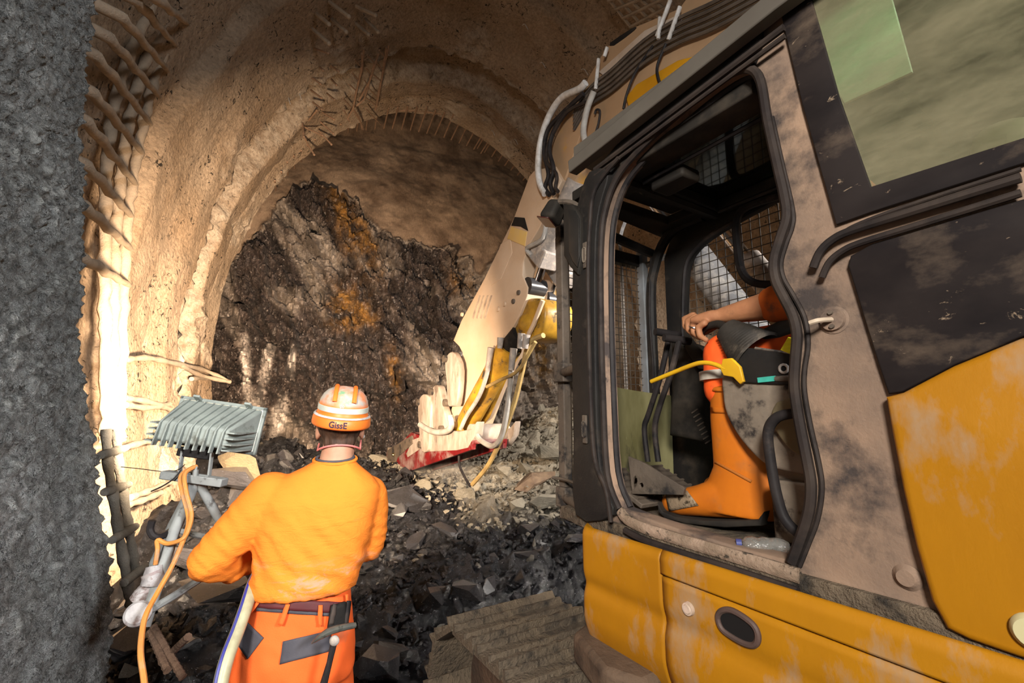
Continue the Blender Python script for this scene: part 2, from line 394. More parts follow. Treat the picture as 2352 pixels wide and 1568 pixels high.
dep = (1-cap)*rockd*-1+cap*(0.10*fbm(Q3*1.2+4, 4)+0.02*fbm(Q3*8, 3)-0.12*0)
top = np.clip((Zz-4.6)/2.6, 0, 1); lefty = np.clip((Rr-0.2)/1.5, 0, 1)
dep = dep+0.85*top**1.5+0.25*np.clip((Zz-2.5)/3, 0, 1)*(1-lefty)*0+0.06*cap
dep = dep-0.55*np.clip((1.4-Zz)/1.6, 0, 1)          # the foot of the face leans out into the heap
dep = dep-0.35*np.exp(-((Rr-2.9)/0.8)**2-((Zz-2.1)/1.3)**2)
pale = np.clip((fbm(np.stack([Rr*1.2+Zz*0.7, Rr*0, Zz*0.6], 1)+2.2, 4)-0.10)*3, 0, 1)*0.75
pale = np.maximum(pale, np.clip((Rr-1.9+0.5*wj)*1.6, 0, 1)*0.95*(Zz < 5))
rim = np.exp(-((cap-0.12)/0.18)**2)*(cap > 0.01)
pale = np.maximum(pale, rim)
def blob(x, y, sx, sz, ang=0):
    c = TT(x, y, T0); dr = Rr-c.x; dz = Zz-c.z; a = radians(ang)
    u = dr*cos(a)+dz*sin(a); v = -dr*sin(a)+dz*cos(a); return np.exp(-(u/sx)**2-(v/sz)**2)
och = np.clip(blob(790, 500, .18, .75, 22)+0.9*blob(850, 560, .12, .5, 20)+0.9*blob(800, 700, .32, .35)+blob(820, 730, .3, .16)+.8*blob(905, 860, .10, .4, 12)+.5*blob(1060, 640, .3, .3)+.9*blob(1235, 800, .5, .8), 0, 1)
och = np.clip(och*1.5*(0.55+1.4*fbm(Q3*5+40, 4)), 0, 1)*(1-cap)
run = np.clip(blob(570, 860, .075, .75, 7)+blob(615, 830, .10, .45, -3)+.9*blob(590, 960, .12, .35)+blob(640, 960, .13, .40, -6)+.9*blob(672, 830, .06, .28)+.4*blob(745, 800, .06, .6, -30), 0, 1)
run = np.clip((run-0.35)*2.2+0.8*fbm(Q3*7+3, 3)*(run > .2), 0, 1)
X = np.outer(Rr, np.array(TR_))+np.outer(T0+dep, np.array(TT_)); X[:, 2] = Zz
o = MB().grid(X.reshape(nr, nz, 3)).build('wall_front', M_FACE, smooth=28); struct(o)
setcol(o.data, np.stack([cap, pale*(1-cap), och], 1)); setcol(o.data, np.stack([run*(1-cap), np.where(cap > .5, .48, .6*c3_+.4*c2_), run*0], 1), 'Run')

# ---- floor and spoil heap: height field through surveyed points
ctrl = []
for px, py, t in [(470, 1010, 7.3), (520, 1005, 7.6), (620, 1015, 7.6), (720, 1045, 7.5), (850, 1060, 7.5), (1000, 1045, 7.6), (1150, 1010, 7.6), (1250, 965, 7.7), (1330, 930, 7.7),
                  (520, 1120, 5.2), (560, 1085, 5.6), (640, 1070, 6.0), (700, 1110, 5.6), (900, 1095, 5.6), (1000, 1130, 5.4), (1100, 1120, 5.6), (1250, 1120, 5.2), (1330, 1100, 5.0), (1000, 1220, 4.5), (1100, 1225, 4.3), (1250, 1230, 4.0), (860, 1230, 4.5),
                  (620, 1200, 4.7), (560, 1290, 4.0), (860, 1400, 3.35), (950, 1320, 3.6), (880, 1530, 2.85), (1240, 1290, 3.5), (1330, 1240, 3.7), (500, 1230, 4.3), (400, 1440, 3.3)]:
    ctrl.append(TT(px, py, t))
ctrl += [Vector(c) for c in [(-1, 2.2, 0), (0, 2, 0), (1, 2, 0), (-1, 0, 0), (1, 0, 0), (3, 0, 0), (3, 2, 0), (0, -3, 0), (3, -3, 0), (4, 4, .3), (3.6, 5.5, 1.0), (3.5, 7, 1.7), (1.7, 3.2, .15), (0.2, 2.7, .12), (-1.3, 3.0, .05), (-1.5, 4.2, .25), (-1.5, 5.6, .6), (.9, 2.6, .1), (5, 7, 1.6), (5, 3, .1)]]
CT = np.array([[c.x, c.y, c.z] for c in ctrl])
def height(r, t):
    r = np.atleast_1d(np.asarray(r, float)); t = np.atleast_1d(np.asarray(t, float))
    d2 = (r[:, None]-CT[None, :, 0])**2+(t[:, None]-CT[None, :, 1])**2; w = 1/(d2+0.02)**1.8
    return (w*CT[None, :, 2]).sum(1)/w.sum(1)
nr, nt = 250, 300
R2, T2 = np.meshgrid(np.linspace(-2.3, 6.0, nr), np.concatenate([np.linspace(-3.5, 1.5, 30), np.linspace(1.55, 9.0, nt-30)]), indexing='ij'); Rr = R2.ravel(); Tt = T2.ravel()
H = height(Rr, Tt); Q = np.stack([Rr, Tt, np.zeros_like(Rr)], 1)
fa, _ = facets(Q*np.array([3.2, 3.2, 1])+.5, 2); fb, _ = facets(Q*np.array([8, 8, 1])+.5, 4)
amp = np.clip((Tt-2.3)/1.0, 0.15, 1); H = H+amp*(0.10*fa+0.05*fb+0.06*fbm(Q*2.2, 4))-0.03
palem = np.clip((Rr-1.05+0.22*(Tt-5.5)+0.5*fbm(Q*2+8, 3))*1.6, 0, 1)*np.clip((Tt-4.2)/1.0, 0, 1)
n = N('spoil'); at = n.attr(); sep = n.n('ShaderNodeSeparateColor'); n.l(at.outputs['Color'], sep.inputs[0])
dk = n.mix(n.ramp(n.noise(14, 8, 0.75), 0.4, 0.7), (0.006, 0.006, 0.0075), (0.028, 0.028, 0.033)); dk = n.mix(n.ramp(n.noise(75, 4, .7), .66, .70), dk, (.30, .30, .33))  # last mix paints small bright glints into the dark spoil
pl = n.mix(n.ramp(n.noise(9, 8, 0.75), 0.35, 0.68), (0.20, 0.17, 0.12), (0.55, 0.49, 0.38))
n.color(n.mix(sep.outputs[0], dk, pl)); n.rough(n.mix(sep.outputs[0], (0.22, 0.22, 0.22), (0.85, 0.85, 0.85)))
n.b.inputs['Specular IOR Level'].default_value = 0.5; n.bump(n.noise(18, 9, 0.75), 0.06); n.bump(n.noise(70, 5, 0.7), 0.012); M_SPOIL = n.m
X = np.outer(Rr, np.array(TR_))+np.outer(Tt, np.array(TT_)); X[:, 2] = H
o = MB().grid(X.reshape(nr, nt, 3)).build('floor', M_SPOIL, smooth=26); struct(o); setcol(o.data, np.stack([palem]*3, 1))
# ================================================================ EXCAVATOR (machine frame: a forward, l left, z up)
M_YEL = pm('yellow_paint', (0.40, 0.17, 0.004), (0.34, 0.14, 0.004), 2.5, 0.5, dirt=(0.31, 0.21, 0.125), dscale=5.5, dlo=0.53, dhi=0.70, dirt2=(0.03, 0.02, 0.012), d2scale=9, d2lo=0.70, d2hi=0.76, bump=0.0005, bscale=60, stretch=(1.3, 1, 0.6))
M_DUST = pm('dusty_cab_paint', (0.31, 0.205, 0.138), (0.17, 0.12, 0.09), 3.0, 0.85, dirt=(0.055, 0.043, 0.039), dscale=4.5, dlo=0.50, dhi=0.64, dirt2=(0.025, 0.02, 0.02), d2scale=9, d2lo=0.66, d2hi=0.72, bump=0.002, bscale=70)
M_BLK = pm('black_cab_paint', (0.013, 0.012, 0.012), (0.022, 0.02, 0.018), 5, 0.5, dirt=(0.07, 0.054, 0.04), dscale=7, dlo=0.55, dhi=0.80, bump=0.0015, bscale=80, spec=0.12)
M_BLKD = pm('black_dusty_panel', (0.009, 0.007, 0.0075), (0.022, 0.017, 0.016), 3.5, 0.6, dirt=(0.11, 0.08, 0.057), dscale=5, dlo=0.54, dhi=0.80, dirt2=(0.26, 0.19, 0.13), d2scale=22, d2lo=0.64, d2hi=0.70, stretch=(1, 1, 1.6), spec=0.12)
M_PLAST = pm('dark_plastic', (0.018, 0.016, 0.014), (0.028, 0.024, 0.02), 8, 0.6, dirt=(0.07, 0.055, 0.04), dscale=4, dlo=0.5, dhi=0.8, bump=0.0008, bscale=200, spec=0.12)
M_RUB = pm('black_rubber', (0.012, 0.011, 0.012), (0.03, 0.025, 0.024), 9, 0.55, dirt=(0.10, 0.075, 0.06), dscale=6, dlo=0.56, dhi=0.8, spec=0.12)
M_SEAL = pm('dusty_rubber_seal', (0.022, 0.017, 0.016), (0.045, 0.034, 0.028), 7, 0.6, dirt=(0.014, 0.012, 0.012), dscale=9, dlo=0.5, dhi=0.7, spec=0.12)
M_VIS = pm('grey_visor', (0.10, 0.088, 0.072), (0.075, 0.064, 0.052), 3, 0.8)
M_FLOOR = pm('muddy_floor', (0.16, 0.12, 0.08), (0.075, 0.057, 0.04), 6, 0.9, dirt=(0.03, 0.025, 0.02), dscale=16, dlo=0.5, dhi=0.65, bump=0.02, bscale=40)
M_STEEL = pm('dirty_steel', (0.13, 0.10, 0.075), (0.07, 0.055, 0.043), 5, 0.7, dirt=(0.022, 0.019, 0.018), dscale=8, dlo=0.52, dhi=0.62, bump=0.003, bscale=50)
M_WIRE = pm('guard_wire', (0.05, 0.042, 0.036), (0.10, 0.08, 0.06), 8, 0.55)
M_STICK = pm('dusty_arm_paint', (0.58, 0.44, 0.32), (0.50, 0.35, 0.23), 1.6, 0.8, dirt=(0.48, 0.27, 0.05), dscale=2.4, dlo=0.66, dhi=0.80, bump=0.002, bscale=30)
M_BOOM = pm('dusty_boom_paint', (0.40, 0.26, 0.15), (0.34, 0.21, 0.115), 2.0, 0.75, dirt=(0.50, 0.26, 0.03), dscale=2.2, dlo=0.60, dhi=0.72)
M_AMBER = pm('wet_yellow_steel', (0.50, 0.27, 0.025), (0.24, 0.13, 0.02), 6, 0.35, dirt=(0.05, 0.04, 0.03), dscale=7, dlo=0.54, dhi=0.64)
M_RAM = pm('grey_ram', (0.34, 0.30, 0.27), (0.22, 0.20, 0.19), 12, 0.6, dirt=(0.5, 0.42, 0.34), dscale=20, dlo=0.5, dhi=0.7)
M_CHROME = pm('chrome_rod', (0.6, 0.6, 0.62), None, rough=0.15, metal=1.0)
M_WHITE = pm('chalky_white_steel', (0.42, 0.36, 0.31), (0.24, 0.19, 0.15), 8, 0.7, dirt=(0.12, 0.09, 0.07), dscale=7, dlo=0.56, dhi=0.7, stretch=(1, 1, .4))
M_RED = pm('red_paint', (0.17, 0.006, 0.008), (0.10, 0.005, 0.006), 5, 0.6, dirt=(0.26, 0.21, 0.19), dscale=3.5, dlo=0.46, dhi=0.66)
M_TRACK = pm('muddy_track', (0.17, 0.128, 0.085), (0.095, 0.073, 0.052), 4, 0.9, dirt=(0.03, 0.026, 0.022), dscale=14, dlo=0.50, dhi=0.70, dirt2=(0.40, 0.36, 0.27), d2scale=60, d2lo=0.66, d2hi=0.70, bump=0.02, bscale=55)
M_BROWN = pm('brown_mud_steel', (0.105, 0.06, 0.036), (0.055, 0.033, 0.022), 5, 0.9, dirt=(0.02, 0.016, 0.013), dscale=4, dlo=0.52, dhi=0.66, bump=0.015, bscale=30)
M_HOSEG = pm('grey_hose', (0.40, 0.38, 0.35), (0.28, 0.25, 0.22), 9, 0.6)
M_HOSEW = pm('white_hose_sleeve', (0.66, 0.64, 0.62), (0.42, 0.38, 0.34), 14, 0.5, bump=0.004, bscale=60)
M_HOSEY = pm('muddy_yellow_hose', (0.46, 0.32, 0.12), (0.28, 0.19, 0.08), 9, 0.7)
M_MINT = pm('mint_window_light', (0.50, 0.58, 0.38), (0.44, 0.55, 0.40), 2, 0.5)
M_SEATSH = pm('dusty_seat_shell', (0.23, 0.185, 0.14), (0.11, 0.09, 0.07), 7, 0.8, dirt=(0.02, 0.016, 0.015), dscale=7, dlo=0.52, dhi=0.60, bump=0.002, bscale=40)
M_SEATPAD = pm('worn_seat_cover', (0.17, 0.135, 0.075), (0.11, 0.088, 0.05), 5, 0.8)
M_PANELG = pm('murky_front_panel', (0.26, 0.24, 0.12), (0.12, 0.108, 0.045), 5, 0.45, dirt=(0.03, 0.026, 0.015), dscale=9, dlo=0.54, dhi=0.68, dirt2=(0.30, 0.28, 0.15), d2scale=24, d2lo=0.66, d2hi=0.7, stretch=(1, 1, .35))
M_LEVER = pm('yellow_lever_paint', (0.62, 0.36, 0.012), (0.52, 0.28, 0.012), 8, 0.45, dirt=(0.05, 0.035, 0.02), dscale=16, dlo=0.60, dhi=0.66)
M_TEAL = pm('teal_label', (0.05, 0.42, 0.33), (0.04, 0.3, 0.24), 20, 0.5, dirt=(0.18, 0.15, 0.08), dscale=30, dlo=0.58, dhi=0.64)
M_STRAP = pm('neon_yellow_strap', (0.75, 0.70, 0.02), (0.6, 0.55, 0.02), 30, 0.8, dirt=(0.1, 0.09, 0.02), dscale=30, dlo=0.6, dhi=0.66, stretch=(.3, 1, 3))
def glass(name, tint, dust, amount, rough=0.05):
    n = N(name); tr = n.n('ShaderNodeBsdfTransparent'); tr.inputs[0].default_value = (*tint, 1); gl = n.n('ShaderNodeBsdfGlossy'); gl.inputs['Roughness'].default_value = rough
    gl.inputs[0].default_value = (0.9, 0.95, 0.9, 1)
    df = n.n('ShaderNodeBsdfDiffuse'); df.inputs[0].default_value = (*dust, 1); fr = n.n('ShaderNodeFresnel'); fr.inputs[0].default_value = 1.45
    m1 = n.n('ShaderNodeMixShader'); n.l(fr.outputs[0], m1.inputs[0]); n.l(tr.outputs[0], m1.inputs[1]); n.l(gl.outputs[0], m1.inputs[2])
    m2 = n.n('ShaderNodeMixShader'); f = n.ramp(n.noise(3, 8, 0.7, n.mapping((1, 1, 2.5), (0, .4, 0))), 0.25, 0.8); n.l(n.math('MULTIPLY', f, amount), m2.inputs[0])
    n.l(m1.outputs[0], m2.inputs[1]); n.l(df.outputs[0], m2.inputs[2])
    out = n.t.nodes['Material Output']; n.l(m2.outputs[0], out.inputs[0]); n.t.nodes.remove(n.b); return n.m
M_GLASS = glass('dusty_window_glass', (0.86, 0.93, 0.84), (0.25, 0.22, 0.14), 0.80)
M_SUNROOF = glass('dark_green_roof_glass', (0.10, 0.14, 0.11), (0.05, 0.06, 0.045), 0.35)

EX = empty('excavator', 'yellow tracked excavator with a dusty open cab and arm reaching to the rock face', 'excavator', M=MM)
def sidemap(l0): return lambda x, y, h: Vector((x, l0+h, y))
def pxl(pts, l=0.0): return [(ML(x, y, l).x, ML(x, y, l).z) for x, y in pts]
def sm2(pts, k=5, closed=True): return [(p.x, p.y) for p in smooth_path([(x, y, 0) for x, y in pts], k, closed)]

# ---- cab side wall with the door opening and rear window
door_px = [(1428, 1168), (1400, 1085), (1390, 900), (1385, 700), (1386, 560), (1396, 480), (1425, 405), (1485, 335), (1560, 268), (1630, 210), (1690, 170), (1728, 163), (1752, 190), (1768, 280), (1790, 380), (1806, 450), (1812, 500), (1797, 550), (1783, 600), (1787, 645), (1806, 685), (1826, 725), (1836, 770), (1832, 830), (1830, 890), (1842, 970), (1858, 1050), (1868, 1110), (1864, 1170), (1846, 1230), (1824, 1290)]
door2 = pxl(door_px); door_loop = sm2(door2, 4, False)+[pxl([(1700, 1258)])[0], pxl([(1560, 1215)])[0], pxl([(1470, 1185)])[0]]
outer2 = pxl([(1372, 1200), (1346, 1180), (1338, 1000), (1333, 760), (1336, 560), (1346, 470), (1372, 400), (1420, 345), (1500, 275), (1600, 190), (1700, 95), (1765, 20)])+[(0.45, 2.86), (-0.6, 2.86), (-0.6, 1.225), (0.25, 1.235)]+pxl([(2200, 1450), (2060, 1395), (1850, 1325), (1700, 1285), (1560, 1240)])
win2 = pxl([(1862, -20), (1930, 220), (2005, 432), (2100, 402), (2352, 322)])+[(-0.35, 2.17), (-0.45, 2.3), (-0.45, 2.7), (-0.3, 2.78), (0.3, 2.78)]
_wc = (sum(p[0] for p in win2)/len(win2), sum(p[1] for p in win2)/len(win2)); win3 = [(_wc[0]+(x-_wc[0])*1.06, _wc[1]+(z-_wc[1])*1.06) for x, z in win2]
plate_obj('cab_side_frame', [outer2, door_loop, win3], 0.07, sidemap(-0.035), M_DUST, EX, 0.008)
# door seal, door post rails, hinge plates
s3 = [Vector((x, 0.012, z)) for x, z in sm2(door2, 4, False)]
MB().tube(s3, 0.013, 8).build('door_seal', M_SEAL, EX)
MB().tube([p+Vector((-0.012 if p.x < 0.95 else 0.0, -0.055, 0)) for p in s3], 0.014, 8).build('inner_door_seal', M_RUB, EX)
flare = [Vector((ML(x, y).x, 0.004, ML(x, y).z)) for x, y in [(1775, 270), (1797, 370), (1822, 480), (1822, 520), (1808, 560), (1796, 605), (1802, 640), (1822, 675), (1850, 730), (1858, 790), (1850, 850), (1850, 900), (1864, 980), (1882, 1060), (1890, 1120), (1880, 1190), (1858, 1250), (1838, 1300)]]
MB().tube(smooth_path(flare, 5), 0.006, 6).build('door_seal_lip', M_SEAL, EX)
post = [(1338, 1180), (1332, 1000), (1328, 760), (1332, 560), (1342, 470), (1368, 400), (1412, 400), (1392, 480), (1383, 560), (1382, 760), (1388, 1000), (1402, 1110), (1424, 1180)]
plate_obj('front_door_post', [sm2(pxl(post), 3)], 0.05, sidemap(0.012), M_BLK, EX, 0.006)
MB().tube(smooth_path([Vector((ML(x, y).x, 0.045, ML(x, y).z)) for x, y in [(1424, 1195), (1412, 1120), (1386, 1050), (1376, 900), (1370, 650), (1374, 520), (1386, 440), (1440, 370)]], 5), 0.009, 8).build('post_gutter', M_SEAL, EX)
for (x, y) in [(1362, 590), (1362, 985)]:
    c = ML(x, y)
    hp = MB().box((c.x, 0.042, c.z), (0.026, 0.010, 0.11)).build('striker_plate', M_STEEL, EX, bevel=0.004)
    MB().tube(smooth_path([(c.x-0.008, .049, c.z-.025), (c.x+.008, .049, c.z-.025), (c.x+.008, .049, c.z+.025), (c.x-.008, .049, c.z+.025)], 4, True)+[Vector((c.x-0.008, .049, c.z-.025))], 0.003, 6).build('slot_rim', M_SEATSH, hp)

plate_obj('door_header', [pxl([(1372, 392), (1420, 335), (1500, 268), (1600, 185), (1700, 92), (1758, 35), (1752, 110), (1736, 152), (1690, 164), (1630, 204), (1560, 262), (1485, 329), (1425, 399), (1400, 450)])], 0.02, sidemap(0.003), M_BLK, EX, 0.004)
# ---- roof, visor, head lining
roof_out = [(1.46, 0.0), (1.5, -0.1), (1.56, -0.7), (1.5, -0.78), (-0.6, -0.78), (-0.6, 0.0)]
hl = 2.60
def mzp(pts, z): return [(MZ(x, y, z).x, MZ(x, y, z).y) for x, y in pts]
sun = mzp([(1455, 480)], hl)
sun_loop = [(1.20, -0.14), (1.20, -0.66), (0.42, -0.66), (0.42, -0.14)]
hatch_loop = [(1.44, -0.20), (1.44, -0.60), (1.29, -0.60), (1.29, -0.20)]
plate_obj('headliner', [[(1.50, -0.02), (1.58, -0.72), (-0.55, -0.74), (-0.55, -0.12), (0.62, -0.12), (0.66, -0.02)], sun_loop, hatch_loop], 0.05, lambda x, y, h: Vector((x, y, hl+0.03+h)), M_PLAST, EX, 0.008)
plate_obj('sunroof', [[(1.22, -0.08), (1.22, -0.68), (0.40, -0.68), (0.40, -0.08)]], 0.008, lambda x, y, h: Vector((x, y, hl+0.06+h)), M_SUNROOF, EX, 0, 'dark green tinted roof glass')
MB().tube([(1.235, -0.05, hl), (1.235, -0.70, hl)], 0.020, 6).build('sunroof_crossbar', M_PLAST, EX)
MB().tube([(1.20, -0.66, hl-.005), (0.42, -0.66, hl-.005)], 0.008, 6).tube([(1.20, -0.15, hl-.005), (0.42, -0.15, hl-.005)], 0.008, 6).build('sunroof_trim', M_RUB, EX)
plate_obj('roof_panel', [roof_out, sun_loop, hatch_loop], 0.06, lambda x, y, h: Vector((x, y, 2.82+h)), M_VIS, EX, 0.01)
v0, v1 = ML(1310, 372, 0.06), ML(1780, -18, 0.06)
MB().prism([(v0.x, v0.z), (v1.x, v1.z), (-0.6, v1.z+.02), (-0.6, v1.z-.05), (v1.x, v1.z-0.062), (v0.x-.005, v0.z-0.058)], lambda x, y, h: Vector((x, h, y)), 0.03, 0.075).build('rain_visor', M_VIS, EX, bevel=0.004)
for k, (dz, r_) in enumerate([(-0.085, 0.011), (-0.112, 0.008)]):
    MB().tube([(v0.x-.12, 0.03, v0.z+dz), (v1.x, 0.03, v1.z+dz-.01)], r_, 8).build('roof_gutter', M_SEAL, EX)
MB().box((1.36, -0.42, hl+.055), (0.10, 0.34, 0.02)).build('hatch_lid', M_PLAST, EX, bevel=0.005)
q = MZ(1487, 437, hl)
MB().lathe([(0.0, -.012), (.022, -.014), (.034, -.004), (.036, .006)], Matrix.Translation((q.x, q.y, hl)), 18).build('cab_lamp', M_PLAST, EX)
MB().box((1.10, -0.22, hl-.02), (0.16, 0.11, 0.05)).build('radio_box', M_PLAST, EX, bevel=0.012)

# ---- right wall, front frame, floor
rwin = sm2(pxl([(1572, 930), (1570, 780), (1572, 660), (1580, 600), (1610, 560), (1660, 525), (1740, 480), (1840, 430), (1900, 420), (1930, 500), (1930, 800), (1800, 900), (1660, 930)], -0.75), 3)
plate_obj('cab_right_wall', [[(1.62, 1.26), (1.60, 2.5), (1.52, 2.66), (-0.6, 2.72), (-0.6, 1.26)], rwin, [(0.35, 2.05), (0.35, 2.55), (-0.45, 2.6), (-0.45, 2.05)]], 0.05, sidemap(-0.775), M_BLK, EX, 0.01)
MB().tube([Vector((x, -0.745, z)) for x, z in rwin+[rwin[0]]], 0.011, 6).build('right_window_seal', M_RUB, EX)
fp = lambda x, y: MA(x, y, 1.58)
MB().tube(smooth_path([(1.66, -0.70, 1.27), (1.66, -0.70, 2.2), (1.62, -0.70, 2.45), (1.50, -0.69, 2.60), (1.3, -0.69, 2.62)], 5), 0.028, 8).build('front_right_post', M_BLK, EX)
MB().tube(smooth_path([(1.50, -0.05, 1.27), (1.50, -0.05, 2.35), (1.46, -0.05, 2.52), (1.34, -0.05, 2.62)], 5), 0.024, 8).build('front_left_post', M_BLK, EX)
MB().tube([(1.56, -0.03, 2.56), (1.64, -0.72, 2.53)], 0.025, 8).build('windscreen_head', M_BLK, EX)
MB().tube(smooth_path([(1.63, -0.685, 2.5), (1.648, -0.672, 2.2), (1.64, -0.67, 1.9), (1.65, -0.672, 1.78)], 5), 0.006, 6).build('windscreen_trim', M_RUB, EX)
pa = [MA(x, y, 1.58) for x, y in [(1388, 883), (1541, 908), (1543, 1110), (1390, 1085)]]
MB().grid(np.array([[tuple(pa[0]+(pa[1]-pa[0])*u+(pa[3]-pa[0])*(v*1.05)+Vector((0.03*sin(pi*u), 0, 0))) for u in np.linspace(-.4, 1, 9)] for v in np.linspace(0, 1, 5)])).build('lower_front_panel', M_PANELG, EX, label='murky greenish clear lower front panel')
fl = [(1.44, 0.02), (1.62, -0.02), (1.66, -0.74), (-0.5, -0.74), (-0.5, 0.02), (0.55, 0.02)]
plate_obj('cab_floor', [fl], 0.05, lambda x, y, h: Vector((x, y, 1.235+h)), M_FLOOR, EX, 0.006)
edge = [ML(x, y, 0.02) for x, y in [(1424, 1172), (1440, 1192), (1480, 1212), (1560, 1238), (1660, 1268), (1760, 1298), (1836, 1322)]]
bm_ = MB(); bm_.tube(smooth_path(edge, 6), 0.012, 8, flat=1.6).build('door_sill', pm('ragged_sill', (0.36, 0.26, 0.19), (0.2, 0.145, 0.10), 12, 0.9, dirt=(0.05, .04, .03), dscale=30, dlo=.55, dhi=.62, bump=.006, bscale=70), EX)
MB().tube(smooth_path([p+Vector((0, 0.012, -0.035)) for p in edge[1:]], 6), 0.012, 8).build('sill_gutter', M_SEAL, EX)

# ---- windscreen guard on the front
g = MB()
gz0, gz1 = 1.20, 2.50
for k in range(15):
    l = -0.16-k*0.038; g.tube([(1.752, l, gz0), (1.752, l, gz1)], 0.0024, 4, False)
for k in range(34):
    z = gz0+k*0.038; g.tube([(1.752+(.004 if k % 2 else 0), -0.15, z), (1.752, -0.72, z)], 0.0024, 4, False)
stuff(g.build('guard_mesh', M_WIRE, EX, smooth=None))
MB().box((1.74, -0.145, 1.93), (0.05, 0.045, 1.52)).build('guard_post', M_STEEL, EX, bevel=0.006)
MB().box((1.74, -0.735, 1.93), (0.05, 0.045, 1.30)).build('guard_post', pm('bluegrey_post', (0.20, 0.22, 0.24), (0.12, 0.12, 0.12), 6, 0.5), EX, bevel=0.006)
MB().box((1.765, -0.45, 2.52), (0.05, 0.62, 0.07)).build('guard_top_rail', M_BLK, EX, bevel=0.006)
MB().tube([(1.72, -0.74, 2.49), (1.66, -0.95, 2.60)], 0.018, 6).build('guard_stay', M_STEEL, EX)
for l in (-0.47, -0.62):
    MB().tube(smooth_path([(1.79, l, 1.25), (1.79, l, 2.45), (1.79, l, 2.66), (1.70, l, 2.80)], 4), 0.013, 6, flat=.6).build('guard_bar', M_RAM, EX, label='pale vertical guard bar')
for (x, y) in [(1310, 852), (1310, 1150)]:
    c = MA(x+10, y, 1.62)
    MB().cyl((1.74, -0.13, c.z), (1.47, -0.02, c.z), 0.022, 12).build('guard_hinge_pin', M_STEEL, EX)
    MB().box((1.72, -0.125, c.z), (0.075, 0.06, 0.09)).build('guard_bracket', M_STEEL, EX, bevel=0.006)
c = MA(1300, 1100, 1.70); MB().tube(smooth_path([(1.77, -0.09, c.z), (1.70, -0.10, c.z), (1.55, -0.05, c.z), (1.48, 0.02, c.z-.01)], 4), 0.007, 6).build('guard_latch_rod', M_STEEL, EX)

# ---- work lamp and mirror at the front corner
c = ML(1272, 487, 0.02)
Rw = Euler((0.25, -0.35, 0.35)).to_matrix()
wl = MB().box(tuple(c), (.085, .10, .105), Rw, .8).build('work_lamp', M_PLAST, EX, bevel=.022, segs=4)
MB().box(tuple(c+Rw @ Vector((.012, 0, -.055))), (.070, .088, .006), Rw).build('lamp_lens', pm('red_dark_lens', (0.05, 0.012, 0.010), None, rough=.2), wl, bevel=.004)
mp = [ML(x, y, 0.03) for x, y in [(1302, 470), (1324, 472), (1342, 500), (1343, 600), (1336, 632), (1318, 615), (1304, 590)]]
plate_obj('mirror', [[(p.x, p.z) for p in mp]], 0.05, sidemap(0.03), M_PLAST, EX, 0.01)
mq = [ML(x, y, 0.05) for x, y in [(1310, 482), (1324, 484), (1334, 505), (1335, 590), (1330, 614), (1319, 600), (1311, 580)]]
plate_obj('mirror_pane', [[(p.x, p.z) for p in mq]], 0.006, sidemap(0.058), pm('dull_mirror', (0.012, 0.012, 0.012), (0.03, .027, .024), 5, 0.35), bpy.data.objects['mirror'], 0.002)
MB().tube(smooth_path([(c.x, c.y, c.z+.04), (c.x-.05, .02, c.z+.03), (c.x-.12, 0.0, c.z-.0), (c.x-.16, -.02, c.z-.05)], 4), 0.012, 8).build('mirror_arm', M_STEEL, EX)

# ---- side panels behind the door
wb = pxl([(1783, -30), (1850, 250), (1926, 518), (2010, 488), (2352, 380)])+[(-0.55, 2.12), (-0.55, 2.82), (0.5, 2.82)]
plate_obj('window_border', [wb, win2], 0.012, sidemap(0.007), M_BLKD, EX, 0.002)
plate_obj('side_window', [[(x*1.0, z) for x, z in win2]], 0.006, sidemap(0.003), M_GLASS, EX, 0, 'dusty greenish sliding side window pane')
plate_obj('window_light_panel', [[(x, min(z, 2.755)) for x, z in pxl([(1800, -260), (1938, 236), (2094, 164), (2000, -260)], -0.055)]], 0.01, sidemap(-0.062), M_MINT, EX, 0.002, 'added pale mint green panel standing for light seen through the dusty window')  # added panel, its pale colour stands for light seen through the window
lp = sm2(pxl([(1952, 600), (1958, 588), (2010, 562), (2352, 462)]), 1)+[]
lp = pxl([(1954, 612), (1960, 590), (2010, 562), (2352, 462)])+[(-0.5, 2.06), (-0.5, 1.92)]+pxl([(2352, 775), (2200, 838), (2080, 900), (2047, 905), (2025, 840), (2000, 760), (1975, 680)])
plate_obj('black_side_panel', [lp], 0.016, sidemap(0.008), M_BLKD, EX, 0.004)
yp = pxl([(2046, 912), (2085, 902), (2200, 842), (2352, 780)])+[(-0.5, 1.93), (-0.5, 1.235)]+pxl([(2352, 1500), (2240, 1462), (2186, 1436), (2150, 1370), (2115, 1250), (2085, 1120), (2062, 1000)])
plate_obj('yellow_side_cover', [yp], 0.05, sidemap(0.012), M_YEL, EX, 0.016)
for pts, r_ in (([(1878, 618), (1893, 583), (1920, 556), (1965, 534), (2100, 492), (2352, 415)], 0.010), ([(1886, 600), (1905, 572), (1935, 548), (1975, 522), (2100, 476), (2352, 396)], 0.005), ([(1898, 640), (1915, 605), (1945, 580), (1985, 562), (2100, 527), (2352, 450)], 0.008)):
    MB().tube(smooth_path([Vector((ML(x, y).x, 0.022, ML(x, y).z)) for x, y in pts], 6), r_, 8).build('slide_rail', M_SEAL, EX)
c = ML(1915, 735)
lt = MB().lathe([(0, .012), (.026, .012), (.028, .004), (.034, .002)], Matrix.Translation((c.x, 0, c.z)) @ Euler((-pi/2, 0, 0)).to_matrix().to_4x4(), 20).build('door_catch', M_DUST, EX)
MB().tube(smooth_path([(c.x, .012, c.z), (c.x+.012, .05, c.z-.004), (c.x+.03, .055, c.z-.008)], 4), 0.006, 8).build('catch_pin', pm('worn_catch', (.5, .4, .3), None, rough=.5), lt)
